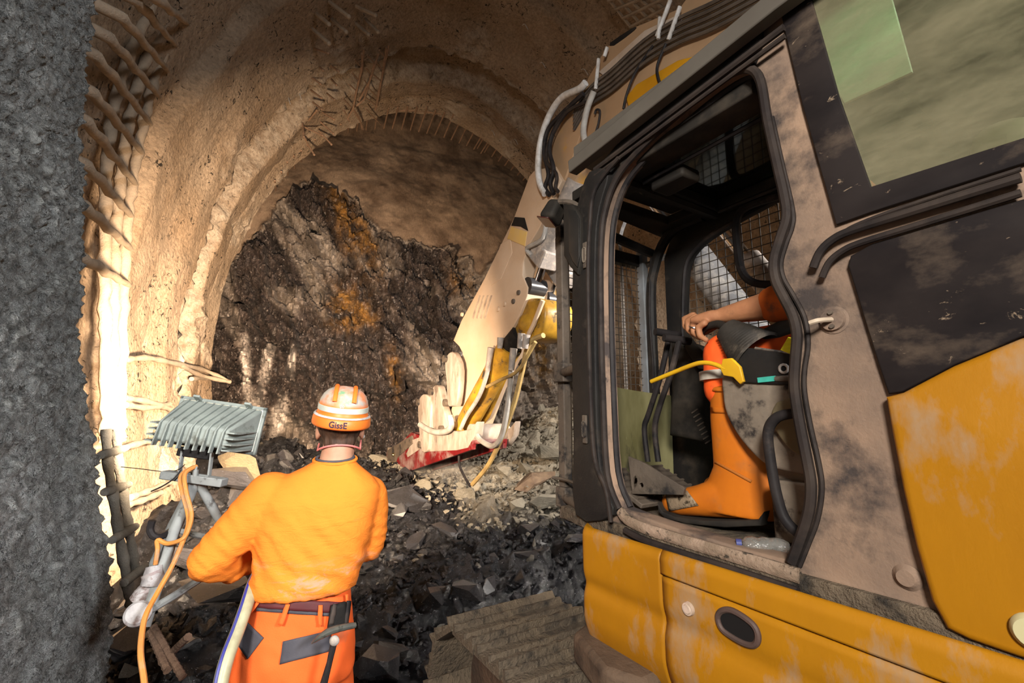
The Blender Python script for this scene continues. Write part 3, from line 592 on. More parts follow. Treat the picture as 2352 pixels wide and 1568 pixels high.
for dz in (.017, -.017): MB().lathe([(0, .018), (.005, .018), (.006, .012)], Matrix.Translation((c.x, 0, c.z+dz)) @ Euler((-pi/2, 0, 0)).to_matrix().to_4x4(), 10).build('screw', M_STEEL, lt)
c = ML(2085, 1325); MB().lathe([(0, .012), (.016, .012), (.022, .004), (.026, .0)], Matrix.Translation((c.x, 0.002, c.z)) @ Euler((-pi/2, 0, 0)).to_matrix().to_4x4(), 20).build('mount_plug', M_DUST, EX)
c = ML(2350, 1455, 0.06); MB().lathe([(.0, .02), (.024, .02), (.03, .014), (.032, .0)], Matrix.Translation((c.x-.01, 0.03, c.z)) @ Euler((-pi/2, 0, 0)).to_matrix().to_4x4(), 24).build('cover_lock', pm('pale_lock', (.55, .50, .28), None, rough=.4), EX)

# ---- deck and yellow skirt with the access door
MB().box((0.35, -0.42, 1.10), (2.05, 0.90, 0.18)).build('deck', M_BLK, EX)
def skirt_l(x, z):
    l = 0.075
    l -= 0.03*max(0, (z-1.205)/0.04)**2
    l -= 0.012*math.exp(-((z-1.035)/0.028)**2)
    l -= 0.10*max(0, (0.93-z)/0.2)**1.5
    if x > 1.36: l -= 0.22*((x-1.36)/0.1)**2.2
    return l
def skirt_panel(name, x0, x1f, z0f, z1f, nx, nz, mat, parent, hole=None, thick=0.03):
    A = []
    for i in range(nx+1):
        u = i/nx; row = []
        for j in range(nz+1):
            v = j/nz; x = x0+(x1f(v)-x0)*u; z = z0f(x)+(z1f(x)-z0f(x))*v
            row.append((x, skirt_l(x, z), z))
        A.append(row)
    A = np.array(A); o = MB().grid(A).build(name, mat, parent, smooth=50)
    md = o.modifiers.new('thickness', 'SOLIDIFY'); md.thickness = thick; md.offset = -1
    return o
top = lambda x: 1.235; bot = lambda x: 0.70+0.16*min(1, max(0, (x-0.6)/0.8))**1.3
seam_x = 1.012; s0, s1 = ML(1560, 1338, .08), ML(2200, 1585, .08)
seam_z = lambda x: s0.z+(x-s0.x)*(s1.z-s0.z)/(s1.x-s0.x)
skirt_panel('skirt_front_panel', seam_x+0.003, lambda v: 1.455+0.012*sin(pi*v), bot, top, 40, 40, M_YEL, EX)
skirt_panel('skirt_top_panel', -0.6, lambda v: seam_x+0.004, lambda x: seam_z(x)+0.003, top, 60, 14, M_YEL, EX)
skirt_panel('access_door', -0.6, lambda v: seam_x-0.003, bot, lambda x: seam_z(x)-0.003, 60, 24, M_YEL, EX)
ad = bpy.data.objects['access_door']
MB().prism([(1.40, 1.2), (1.38, .92), (-0.6, .74), (-0.6, 1.2)], lambda x, y, h: Vector((x, h, y)), -0.06, 0.03).build('skirt_backing', M_BLK, EX)
c = ML(1580, 1398, .08)
lk = MB().lathe([(0, .014), (.011, .014), (.013, .010), (.017, .010), (.019, .0)], Matrix.Translation((c.x, skirt_l(c.x, c.z)-.001, c.z)) @ Euler((-pi/2, 0, 0)).to_matrix().to_4x4(), 20).build('lock_cylinder', pm('lock_face', (.55, .42, .34), (.4, .3, .22), 30, .5), ad)
hc = [ML(x, y, .085) for x, y in [(1646, 1420), (1654, 1404), (1675, 1402), (1705, 1418), (1730, 1440), (1738, 1465), (1730, 1482), (1708, 1480), (1678, 1464), (1655, 1445)]]
hr = smooth_path([(p.x, skirt_l(p.x, p.z)+.004, p.z) for p in hc], 4, True)
MB().tube(hr+[hr[0]], 0.008, 8).build('handle_rim', pm('dirty_handle_rim', (.09, .055, .045), (.05, .035, .03), 12, .6), ad)
cc = sum(hr, Vector())/len(hr)
MB().add([tuple(p) for p in hr]+[tuple(cc+Vector((0, -.001, 0)))], [(i, (i+1) % len(hr), len(hr)) for i in range(len(hr))]).build('handle_recess', pm('handle_recess_black', (.006, .005, .005), None, rough=.8), ad)

# ---- seat, consoles, levers, pedals
sh = pxl([(1664, 858), (1658, 905), (1668, 955), (1700, 1010), (1750, 1062), (1800, 1082), (1900, 1090), (1960, 1000), (1930, 870), (1850, 850), (1760, 862)], -0.14)
plate_obj('seat_base_shell', [sm2(sh, 3)], 0.05, sidemap(-0.165), M_SEATSH, EX, 0.012)
sp_ = pxl([(1772, 960), (1780, 930), (1800, 918), (1900, 900), (1900, 1060), (1830, 1042), (1792, 1005)], -0.12)
plate_obj('seat_side_cover', [sm2(sp_, 4)], 0.02, sidemap(-0.125), M_SEATPAD, EX, 0.008)
MB().box((0.60, -0.40, 1.38), (0.42, 0.40, 0.24)).build('seat_pedestal', M_SEATSH, EX, bevel=0.02)
MB().box((0.58, -0.42, 1.72), (0.52, 0.44, 0.12)).build('seat_cushion', M_SEATPAD, EX, bevel=0.04, segs=4)
MB().box((0.25, -0.42, 2.02), (0.12, 0.44, 0.62), (0, -0.15, 0)).build('seat_back', M_SEATPAD, EX, bevel=0.05, segs=4)
MB().box((0.66, -0.16, 1.375), (0.22, 0.06, 0.17)).build('seat_box_cover', M_SEATSH, EX, bevel=0.008)
bar = [ML(x, y, -0.05) for x, y in [(1860, 952), (1815, 950), (1780, 962), (1764, 995), (1770, 1060), (1785, 1140), (1805, 1195), (1845, 1232), (1868, 1238)]]
MB().tube(smooth_path(bar, 6), 0.014, 10).build('grab_bar', M_RUB, EX)
con = pxl([(1700, 800), (1760, 800), (1830, 812), (1870, 830), (1870, 880), (1800, 884), (1712, 880), (1696, 850)], -0.15)
plate_obj('armrest_bracket', [con], 0.04, sidemap(-0.15), M_BLK, EX, 0.006)
for (x, y) in [(1676, 836), (1694, 857), (1798, 846)]:
    c = ML(x, y, -.12); MB().tube([Vector((c.x+.012*cos(t), -.125, c.z+.012*sin(t))) for t in np.linspace(0, 2*pi, 13)], 0.004, 6).build('bushing', M_RAM, EX)
MB().box(tuple(ML(1762, 871, -.13)), (0.055, 0.01, 0.016), (0, 0.04, 0)).build('teal_tag', M_TEAL, EX, bevel=0.001, label='teal label plate below the armrest bracket')
c0, c1 = ML(1782, 870, -.13), ML(1850, 866, -.13); MB().cyl(c0, c1, 0.009, 10).build('gas_strut', M_STEEL, EX)
c0, c1 = ML(1735, 800, -.135), ML(1835, 815, -.135); MB().tube([c0, c1], 0.006, 6).build('armrest_rod', M_STEEL, EX)
st = [ML(x, y, -0.10) for x, y in [(1800, 800), (1822, 790), (1850, 805)]]
plate_obj('yellow_strap', [pxl([(1794, 804), (1812, 774), (1860, 786), (1860, 822), (1830, 818)], -.12)], 0.015, sidemap(-0.12), M_STRAP, EX, 0.004, 'neon yellow strap end')
lv = [ML(x, y, -0.115) for x, y in [(1496, 876), (1540, 858), (1585, 840), (1612, 833), (1640, 836), (1668, 848)]]
MB().tube(smooth_path(lv, 6), [0.008]*31, 10).build('safety_lever', M_LEVER, EX, label='bent yellow safety lever across the door opening')
plate_obj('lever_plate', [pxl([(1655, 848), (1660, 824), (1680, 822), (1700, 842), (1708, 876), (1700, 882), (1684, 866), (1662, 862)], -.11)], 0.014, sidemap(-0.115), M_LEVER, bpy.data.objects['safety_lever'], 0.003)
# bellows of the left joystick: pleated cone under the hand
bt, bb = ML(1668, 755, -.20), ML(1740, 815, -.20)
ax = (bt-bb); pr = []
for i in range(29):
    u = i/28; pr.append((0.085-0.05*u+(0.006 if i % 2 else -0.004), ax.length*u))
pr.append((0.0, ax.length))
Mb = Matrix.Translation(bb) @ ax.to_track_quat('Z', 'Y').to_matrix().to_4x4() @ Matrix.Diagonal((1, 1.0, 1, 1))
MB().lathe(pr, Mb, 28).build('joystick_bellows', pm('bellows_rubber', (.05, .042, .035), (.03, .026, .022), 20, .5, dirt=(.14, .11, .08), dscale=9, dlo=.55, dhi=.7), EX, smooth=60)
MB().tube(smooth_path([bt-ax*.05, ML(1650, 745, -.22), ML(1618, 752, -.23), ML(1600, 775, -.23)], 5), [0.016]*16, 10).build('joystick', M_PLAST, EX)
MB().box(tuple(ML(1800, 770, -.30)), (0.30, 0.16, 0.06), (0, .35, 0)).build('armrest', pm('grey_armrest', (.06, .05, .045), (.04, .035, .03), 9, .7), EX, bevel=0.02)
# travel levers with cross handles
for (pp, pk) in (([(1538, 768), (1518, 860), (1490, 950), (1480, 985), (1488, 1060)], -.34), ([(1560, 782), (1540, 860), (1516, 930), (1504, 985), (1512, 1060)], -.30)):
    P = [ML(x, y, pk) for x, y in pp]
    t_ = MB().tube(smooth_path(P, 5), 0.0125, 8).build('travel_lever', M_RUB, EX)
    MB().tube([P[0]+Vector((.03, .055, .012)), P[0]+Vector((-.01, -.055, -.0))], 0.016, 10).build('lever_grip', M_RUB, t_)
for l in (-.22, -.46):
    t_ = MB().box((1.40, l, 1.35), (0.26, 0.15, 0.02), (0, -0.42, 0)).build('travel_pedal', M_STEEL, EX, bevel=0.004)
    for k in range(6): MB().box((1.40+(k-2.5)*.038, l, 1.365+(k-2.5)*.0168), (0.008, 0.14, 0.012), (0, -0.42, 0)).build('tread_rib', M_STEEL, t_)
plate_obj('pedal_bracket', [pxl([(1445, 1048), (1480, 1062), (1575, 1120), (1570, 1136), (1454, 1134)], -.16), sm2(pxl([(1456, 1100), (1462, 1092), (1466, 1104), (1460, 1122), (1455, 1118)], -.16), 2), sm2(pxl([(1470, 1112), (1477, 1108), (1480, 1116), (1474, 1120)], -.16), 2)], 0.012, sidemap(-0.16), M_STEEL, EX, 0.002)
# right front console with vent
rc = pxl([(1545, 780), (1600, 800), (1640, 900), (1700, 960), (1720, 1010), (1640, 1020), (1540, 1000), (1545, 900)], -0.52)
plate_obj('front_console', [rc], 0.20, sidemap(-0.60), M_PLAST, EX, 0.025)
for k in range(8):
    c = ML(1597+k*4.5, 944+k*10, -0.50); MB().box(tuple(c), (0.035, 0.012, 0.006), (0, .5, 0)).build('vent_slat', M_STEEL, bpy.data.objects['front_console'])
plate_obj('console_bracket', [pxl([(1565, 752), (1592, 790), (1625, 825), (1626, 850), (1600, 846), (1570, 800)], -0.45)], 0.02, sidemap(-0.47), M_PLAST, EX, 0.003)

# ---- right window guard mesh + sliding frame
g = MB()
for k in range(22):
    a = 0.60+k*0.045; g.tube([(a, -0.815, 1.75), (a, -0.815, 2.64)], 0.0026, 4, False)
for k in range(21):
    z = 1.75+k*0.045; g.tube([(0.58, -0.815, z), (1.56, -0.815, z-.0)], 0.0026, 4, False)
stuff(g.build('side_guard_mesh', M_WIRE, EX, smooth=None))
fr = smooth_path([ML(x, y, -.70) for x, y in [(1850, 436), (1770, 455), (1710, 478), (1692, 510), (1694, 570), (1705, 625), (1735, 650), (1790, 652), (1850, 640)]], 5)
MB().tube(fr, 0.018, 8).build('sliding_window_frame', M_RUB, EX)
# ---- boom, stick, rams, linkage, bucket
BL = -1.08; BW = 0.42
def arm_plate(name, poly, l0, w, mat, bevel=0.012): return plate_obj(name, [poly], w, sidemap(l0-w/2), mat, EX, bevel)
boom_poly = pxl([(1258, 430), (1262, 345), (1298, 262), (1338, 205), (1352, 175), (1392, 108), (1455, 62), (1560, 18)], BL)+[(1.55, 4.33), (1.05, 3.9), (0.02, 1.55), (0.05, 1.30), (0.33, 1.28), (0.95, 2.45), (1.35, 3.1), (1.75, 3.50), (2.25, 3.62)]+pxl([(1330, 402), (1300, 445)], BL)
arm_plate('boom', boom_poly, BL, BW, M_BOOM)
c = pxl([(1430, 80), (1450, 62), (1560, 18), (1620, -10), (1640, 30), (1560, 60), (1480, 95)], BL+.01)
arm_plate('boom_side_rib', pxl([(1375, 165), (1480, 70), (1560, 32), (1565, 48), (1490, 90), (1392, 178)], BL+.012), BL+.012, .02, pm('boom_top_dust', (.52, .43, .36), (.4, .3, .22), 5, .8), 0.003)
plate_obj('boom_slot', [sm2(pxl([(1402, 98), (1450, 66), (1460, 62), (1456, 70), (1410, 104)], BL+.004), 2)], 0.006, sidemap(BL+.002), M_BLK, bpy.data.objects['boom'], 0)
arm_plate('boom_nose_cheek', pxl([(1300, 250), (1340, 200), (1350, 260), (1320, 345), (1290, 430), (1262, 430), (1268, 340)], BL+.02), BL+.02, .03, M_BOOM, 0.004)
arm_plate('boom_ram_bracket', pxl([(1465, 195), (1560, 140), (1600, 130), (1560, 230), (1450, 260), (1440, 225)], BL+.015), BL+.03, .05, pm('bright_yellow_bracket', (.55, .27, .01), (.48, .22, .01), 4, .5), 0.008)
for k in range(5):
    pts = [(1790, -75+k*15), (1640, 5+k*15), (1560, 42+k*14), (1480, 92+k*13), (1405, 160+k*12), (1352, 205+k*10), (1318, 262+k*9)]
    MB().tube(smooth_path([ML(x, y, BL+.035) for x, y in pts], 5), 0.013, 8).build('hydraulic_pipe', pm('hydraulic_pipe%d' % k, (.055, .045, .038), (.10, .08, .065), 9, .45), EX)
for (pa_, pb_) in (((1540, 0), (1508, 85)), ((1562, 15), (1535, 92)), ((1516, 40), (1512, 90)), ((1375, 135), (1368, 205)), ((1395, 108), (1388, 130))):
    MB().tube([ML(*pa_, BL+.05), ML(*pb_, BL+.05)], 0.017, 8, flat=.7).build('pipe_clamp', M_HOSEW, EX, bevel=0.003)
for pts in ([(1500, 105), (1460, 165), (1440, 215), (1432, 250)], [(1530, 100), (1510, 150), (1512, 180), (1520, 200)]):
    MB().tube(smooth_path([ML(x, y, BL+.04) for x, y in pts], 5), 0.010, 8).build('thin_hose', M_RUB, EX)
MB().tube(smooth_path([ML(x, y, BL+.10) for x, y in [(1345, 190), (1330, 205), (1290, 225), (1262, 265), (1243, 320), (1236, 380), (1240, 420), (1252, 445)]], 7), 0.030, 12).build('sleeved_hose', M_HOSEW, EX, label='white spiral-sleeved hydraulic hose bulging off the boom nose')
for pts, mt, r_ in (([(1340, 215), (1290, 262), (1258, 300), (1250, 350), (1260, 400), (1252, 430), (1262, 448)], M_RUB, .020), ([(1300, 255), (1272, 300), (1262, 345), (1272, 390), (1264, 420), (1272, 445)], M_RUB, .020), ([(1345, 235), (1300, 260), (1262, 325), (1256, 370), (1278, 400), (1276, 430), (1282, 440)], M_SEAL, .016)):
    MB().tube(smooth_path([ML(x, y, BL+.09) for x, y in pts], 6), r_, 8).build('arm_hose', mt, EX)
MB().tube(smooth_path([ML(x, y, BL+.09) for x, y in [(1364, 210), (1352, 240), (1344, 270), (1340, 305), (1348, 340), (1352, 375)]], 6), 0.025, 10).build('ram_feed_hose', M_HOSEG, EX, label='pale grey hydraulic hose beside the boom')
MB().tube(smooth_path([ML(x, y, BL+.03) for x, y in [(1366, 262), (1370, 252), (1378, 256), (1374, 285), (1366, 310)]], 4), 0.009, 8).build('pipe_hook', M_RUB, EX)
# boom rams beside the cab
for l in (-0.96, -1.62):
    rm = MB().cyl((0.80, l, 1.30), (1.62, l, 2.66), 0.085, 20).build('boom_ram', M_RAM, EX)
    MB().cyl((1.62, l, 2.66), (2.05, l, 3.38), 0.045, 16).build('ram_rod', M_CHROME, rm)
# stick
SL = -1.02; SW = 0.40
stick_poly = pxl([(1226, 392), (1215, 405), (1180, 500), (1112, 640), (1060, 735), (1041, 782), (1054, 795), (1062, 810), (1060, 840), (1048, 900), (1028, 968), (1024, 1000), (1040, 1018), (1052, 1000), (1090, 890), (1120, 822), (1168, 770), (1192, 725), (1210, 680), (1212, 660), (1200, 632), (1202, 600), (1216, 560), (1240, 520), (1262, 470), (1290, 415), (1270, 380)], SL)
stk = arm_plate('stick', stick_poly, SL, SW, M_STICK, 0.010)
arm_plate('stick_stiffener', pxl([(1150, 560), (1172, 548), (1176, 580), (1150, 640), (1128, 655), (1122, 640)], SL+.006), SL+.006, .012, M_STICK, 0.004)
arm_plate('stick_badge', pxl([(1182, 498), (1204, 500), (1212, 530), (1195, 520), (1174, 518)], SL+.006), SL+.006, .010, M_BLK, 0.001)
arm_plate('stick_label', pxl([(1174, 520), (1210, 532), (1205, 565), (1165, 548)], SL+.006), SL+.006, .010, pm('faded_yellow_label', (.66, .44, .12), (.6, .42, .2), 5, .6), 0.001)
for k in range(4): plate_obj('lettering_stroke', [pxl([(1100+k*9, 678), (1104+k*9, 678), (1088+k*9, 732), (1084+k*9, 730)], SL+.003)], 0.004, sidemap(SL+.001), pm('worn_mark%d' % k, (.25, .19, .15), (.5, .4, .3), 9, .7), stk, 0)
for (x, y) in [(1192, 672), (1180, 692), (1160, 698), (1145, 710), (1062, 722)]:
    c = ML(x, y, SL); MB().lathe([(0, .02), (.022, .02), (.026, .0)], Matrix.Translation((c.x, SL-.004, c.z)) @ Euler((-pi/2, 0, 0)).to_matrix().to_4x4(), 14).build('stick_pin', M_STEEL if x > 1170 else M_STICK, stk)
# underside box, cast end with the ram eyes, bucket ram
def backface(name, px0, px1, l, w, th, mat):
    p0, p1 = ML(*px0, l), ML(*px1, l); d = (p1-p0); q = d.to_track_quat('X', 'Y').to_matrix()
    return MB().box(tuple((p0+p1)/2), (d.length, w, th), q).build(name, mat, EX, bevel=0.02, segs=3)
def ramtube(name, px0, px1, l, r, mat, parent=EX): return MB().cyl(ML(*px0, l), ML(*px1, l), r, 20).build(name, mat, parent)
MB().ball(ML(1235, 745, -1.20), 0.17, 20, (1.0, 1.15, .85)).build('stick_end_casting', M_AMBER, EX)
plate_obj('yellow_knuckle', [sm2(pxl([(1178, 760), (1205, 715), (1225, 690), (1262, 690), (1272, 720), (1262, 765), (1235, 785), (1190, 780)], -1.15), 3)], 0.34, sidemap(-1.22), M_AMBER, EX, 0.04)
MB().tube([ML(1247, 690, -1.02), ML(1226, 745, -1.02), ML(1212, 772, -1.02)], 0.022, 8).build('knuckle_rib', M_STICK, EX)
for (p0, p1, p2, l) in (((1290, 505), (1250, 592), (1228, 660), -1.12), ((1332, 560), (1290, 630), (1268, 690), -1.34)):
    c0, c1, c2 = ML(*p0, l), ML(*p1, l), ML(*p2, l)
    rm = MB().cyl(c0+(c0-c1)*.9, c1, 0.105, 24).build('stick_ram', M_RAM, EX)
    MB().box(tuple(c1+(c0-c1)*.05), (.17, .24, .20), (c1-c0).to_track_quat('X', 'Y').to_matrix()).build('ram_gland', M_RAM, rm, bevel=0.015)
    MB().cyl(c1, c2, 0.05, 18).build('ram_rod', M_CHROME, rm)
    MB().tube([c2+Vector((0, .09, 0)), c2+Vector((0, -.09, 0))], 0.085, 20).build('ram_eye', pm('wet_black_eye', (.03, .03, .032), None, rough=.25), rm)
    MB().tube(smooth_path([c0+Vector((.08, .10, .1)), c0+Vector((.11, .12, -.15)), c1+Vector((.10, .12, .1)), c1+Vector((.06, .1, .02))], 5), 0.022, 8).build('ram_pipe', M_HOSEG, rm)
rm = MB().cyl(ML(1172, 795, -1.10), ML(1065, 985, -1.10), 0.125, 24).build('bucket_ram', M_AMBER, EX)
MB().cyl(ML(1172, 795, -1.10)-Vector((.2, 0, -.1)), ML(1172, 795, -1.10), 0.10, 20).build('ram_head', M_BLK, rm)
plate_obj('ram_trough', [pxl([(1120, 815), (1178, 780), (1190, 800), (1120, 960), (1085, 1000), (1045, 1000)], -1.28)], 0.06, sidemap(-1.28), M_AMBER, EX, 0.01)
# white linkage plates and coupler
def link_plate(name, pts, l, w, mat=M_WHITE): return plate_obj(name, [sm2(pxl(pts, l), 3)], w, sidemap(l), mat, EX, 0.012)
link_plate('tipping_lever', [(1036, 812), (1050, 812), (1062, 850), (1056, 925), (1046, 932), (1034, 928), (1032, 880), (1028, 835)], -0.93, .07)
link_plate('tipping_lever', [(1052, 815), (1066, 822), (1064, 870), (1050, 930), (1030, 930), (1022, 905)], -1.35, .07)
link_plate('push_link', [(1006, 885), (1016, 890), (1024, 930), (1036, 975), (1030, 990), (1006, 992), (1000, 950), (996, 905)], -0.95, .09)
link_plate('push_link', [(976, 908), (990, 908), (998, 930), (996, 985), (992, 1030), (978, 1036), (972, 1000), (968, 935)], -0.93, .10)
link_plate('push_link', [(1010, 900), (1020, 905), (1030, 960), (1020, 985), (1002, 970)], -1.35, .09)
for (x, y) in [(982, 924), (1010, 900), (1044, 825), (1045, 925), (985, 1020), (1035, 985)]:
    c = ML(x, y, -1.0); MB().tube([(c.x, -0.86, c.z), (c.x, -1.46, c.z)], 0.042, 14).build('link_pin', M_STEEL, EX)
cp = pxl([(968, 1000), (1000, 985), (1060, 990), (1090, 985), (1102, 968), (1098, 1000), (1082, 1028), (1056, 1034), (976, 1038)], -0.96)
plate_obj('coupler', [cp], 0.10, sidemap(-0.97), M_WHITE, EX, 0.012); plate_obj('coupler_far_cheek', [cp], 0.08, sidemap(-1.42), M_WHITE, EX, 0.012)
for (x, y, r_) in [(990, 1010, .07), (1040, 1000, .08), (1085, 995, .10), (1040, 1025, .05)]:
    c = ML(x, y, -1.0); MB().tube([(c.x, -0.98, c.z), (c.x, -1.42, c.z)], r_, 16).build('coupler_tube', M_WHITE, EX)
MB().tube(smooth_path([ML(x, y, -.86) for x, y in [(965, 975), (980, 985), (1000, 992), (1025, 990), (1036, 978), (1034, 955)]], 5), 0.035, 10).build('coupler_hose', M_HOSEG, EX)
# bucket, mouth down: red shell with a dark cutting plate
bl0, bl1 = -0.95, -1.32
bp = pxl([(970, 1000), (1060, 1010), (1090, 1010), (1088, 1032), (1030, 1052), (960, 1076), (893, 1100), (889, 1060), (892, 1036), (930, 1010), (948, 992)], bl0)
def shell(pts, l0, l1, th):
    m = MB(); A = np.array([[(x, l, z) for l in (l0, l1)] for x, z in pts]); m.grid(A); return m
bk = plate_obj('bucket', [bp], 0.05, sidemap(bl0), M_RED, EX, 0.008)
plate_obj('bucket_far_cheek', [bp], 0.05, sidemap(bl1), M_RED, bk, 0.008)
o = shell(bp[6:]+bp[:3], bl0, bl1, .03).build('bucket_shell', M_RED, bk, smooth=30); md = o.modifiers.new('t', 'SOLIDIFY'); md.thickness = .04
plate_obj('wear_plate', [pxl([(890, 1034), (925, 1012), (946, 1000), (948, 1018), (912, 1050), (893, 1100), (888, 1062)], bl0+.04)], 0.03, sidemap(bl0+.03), M_STEEL, bk, 0.006)
plate_obj('white_stripe', [pxl([(946, 1010), (972, 1000), (976, 1022), (935, 1050), (932, 1042)], bl0+.04)], 0.012, sidemap(bl0+.028), M_WHITE, bk, 0.003)
for (x, y) in [(903, 1044), (903, 1064)]:
    c = ML(x, y, bl0+.06); MB().ball(c, .022, 8).build('bolt', pm('brass_bolt%d' % y, (.5, .4, .15), None, rough=.3, metal=1), bk)
cut = pxl([(888, 1030), (893, 1100)], bl0); MB().box(((cut[0][0]+cut[1][0])/2, (bl0+bl1)/2, (cut[0][1]+cut[1][1])/2), (.05, .40, abs(cut[0][1]-cut[1][1])+.05)).build('cutting_edge', M_STEEL, bk, bevel=.01)
# hoses on the stick
for pts, l, r_, mt in (([(1126, 810), (1118, 860), (1100, 910), (1072, 955), (1058, 985)], -.93, .022, M_HOSEG), ([(1176, 815), (1172, 880), (1165, 940), (1152, 1000), (1132, 1024), (1105, 1012), (1096, 1000)], -.95, .026, M_HOSEG), ([(1248, 770), (1215, 790), (1200, 850), (1180, 930), (1150, 1010), (1120, 1070), (1085, 1112)], -1.0, .024, M_HOSEY), ([(1230, 785), (1190, 850), (1150, 872), (1118, 888)], -.92, .016, M_HOSEY), ([(1054, 1040), (1056, 1070), (1070, 1100), (1080, 1116)], -1.0, .014, M_RUB)):
    MB().tube(smooth_path([ML(x, y, l) for x, y in pts], 6), r_, 8).build('stick_hose', mt, EX)
for (p0, p1) in (((1128, 798), (1120, 850)), ((1180, 800), (1174, 850)), ((1150, 775), (1148, 800)), ((1198, 765), (1194, 800)), ((1210, 768), (1206, 800))):
    MB().cyl(ML(*p0, -.93), ML(*p1, -.93), 0.034, 10, 0.026).build('hose_fitting', M_RAM, EX)

# ---- left track
TZ = 0.735; W0, W1 = -0.28, 0.31; RI = 0.34; AI = 1.93; AR = -0.9
trk = MB()
trk.box(((AI+AR)/2, 0.02, 0.36), (AI-AR-.3, 0.26, 0.26)).box(((AI+AR)/2, 0.20, 0.30), (AI-AR-.6, 0.06, 0.34))
TRK = trk.build('track_frame', M_BROWN, EX, bevel=0.03)
for a in (AI, AR):
    MB().lathe([(0.05, -.10), (RI-.10, -.10), (RI-.07, -.06), (RI-.07, .06), (RI-.10, .10), (.05, .10)], Matrix.Translation((a, 0.02, 0.39)) @ Euler((pi/2, 0, 0)).to_matrix().to_4x4(), 28).build('idler_wheel', M_BROWN, TRK)
for k in range(6):
    MB().lathe([(0.03, -.12), (.09, -.12), (.09, -.07), (.07, -.06), (.07, .06), (.09, .07), (.09, .12), (.03, .12)], Matrix.Translation((AR+.5+k*.38, 0.02, 0.14)) @ Euler((pi/2, 0, 0)).to_matrix().to_4x4(), 16).build('track_roller', M_BROWN, TRK)
# chain of track shoes around the frame
zc = 0.39; R_ = TZ-0.03-zc
Ltop = AI-AR; per = 2*Ltop+2*pi*R_; ns = 36; pitch = per/ns
def track_pt(s):
    s %= per
    if s < Ltop: return Vector((AR+s, 0, zc+R_)), 0.0
    s -= Ltop
    if s < pi*R_:
        th = s/R_; return Vector((AI+R_*sin(th), 0, zc+R_*cos(th))), -th
    s -= pi*R_
    if s < Ltop: return Vector((AI-s, 0, zc-R_)), -pi
    th = (s-Ltop)/R_; return Vector((AR-R_*sin(th), 0, zc-R_*cos(th))), -pi-th
hw = pitch/2
pf = [(-hw+.004, -.012), (-hw+.004, .004), (-hw+.010, .030), (-hw+.024, .030), (-hw+.032, .006), (-.012, .005), (-.006, .016), (.006, .016), (.012, .005), (hw-.040, .006), (hw-.034, .022), (hw-.022, .022), (hw-.016, .004), (hw-.004, -.004), (hw-.004, -.014)]
m = MB(); nseg = 14; ls = np.linspace(W0, W1, nseg)
A = np.array([[(x, l+0.004*sin(i*7+j), z*1.45+0.004*sin(j*3.1+i*1.7)) for i, (x, z) in enumerate(pf)] for j, l in enumerate(ls)])
m.grid(A); nn = len(pf); m.f.append(tuple(range(nn))); m.f.append(tuple((nseg-1)*nn+i for i in reversed(range(nn)))); m.f += [(j*nn, j*nn+nn-1, (j+1)*nn+nn-1, (j+1)*nn) for j in range(nseg-1)]
shoe_me = m.mesh('track_shoe', 30); shoe_me.materials.append(M_TRACK)
for k in range(ns):
    p_, ang = track_pt(k*pitch+0.03)
    o = link('track_shoe', shoe_me, TRK); o.location = p_; o.rotation_euler = (0, -ang, 0)
lk_me = MB().box((0, 0, -.035), (pitch*.95, .16, .06)).mesh('track_link', 30); lk_me.materials.append(M_BROWN)
for k in range(ns):
    p_, ang = track_pt(k*pitch+0.03); o = link('track_link', lk_me, TRK); o.location = p_; o.rotation_euler = (0, -ang, 0)
# mud-caked block under the skirt, car body, rear body
bp_ = mzp([(1316, 1498), (1372, 1452), (1470, 1430), (1600, 1570), (1480, 1625), (1385, 1590)], .79)
MB().prism(bp_, lambda x, y, h: Vector((x, y, h)), .755, .86).build('body_step', pm('mud_caked_steel', (.13, .085, .055), (.07, .046, .03), 6, .9, dirt=(.03, .02, .015), dscale=5, dlo=.52, dhi=.66, bump=.006, bscale=40), EX, bevel=.02)
MB().box((0.3, -1.3, 0.62), (1.6, 1.3, 0.5)).build('undercarriage', M_BROWN, EX, bevel=.05)
MB().box((-0.35, -1.25, 1.15), (1.7, 2.3, 0.22)).build('slew_platform', M_BLK, EX, bevel=.02)
MB().box((-1.1, -1.25, 1.75), (0.9, 2.3, 1.0)).build('engine_housing', M_YEL, EX, bevel=.08)
MB().box(((AI+AR)/2, -2.5, .36), (AI-AR+.5, .55, .7)).build('right_track', M_BROWN, EX, bevel=.2, segs=4)
# ================================================================ PEOPLE
from mathutils.bvhtree import BVHTree
def bvh_of(me): return BVHTree.FromPolygons([v.co.copy() for v in me.vertices], [tuple(p.vertices) for p in me.polygons])
M_SKIN = pm('skin', (0.50, 0.27, 0.17), (0.42, 0.20, 0.12), 14, 0.55, bump=0.0006, bscale=220)
M_SKIN2 = pm('dusty_tanned_skin', (0.42, 0.19, 0.09), (0.34, 0.145, 0.07), 14, 0.6, bump=0.0008, bscale=160, dirt=(0.16, 0.09, 0.05), dscale=12, dlo=.58, dhi=.75)
_n = N('orange_work_shirt'); _x = _n.n('ShaderNodeSeparateXYZ'); _n.l(_n.co, _x.inputs[0])
_z = _n.math('MULTIPLY', _n.ramp(_x.outputs[2], 1.035, 1.07), _n.ramp(_x.outputs[2], 1.09, 1.17, True)); _sm = _n.math('MULTIPLY', _z, _n.ramp(_n.noise(9, 7, .7, _n.mapping((1, 1, 2.6), (0, .35, 0)), .6), .50, .60))
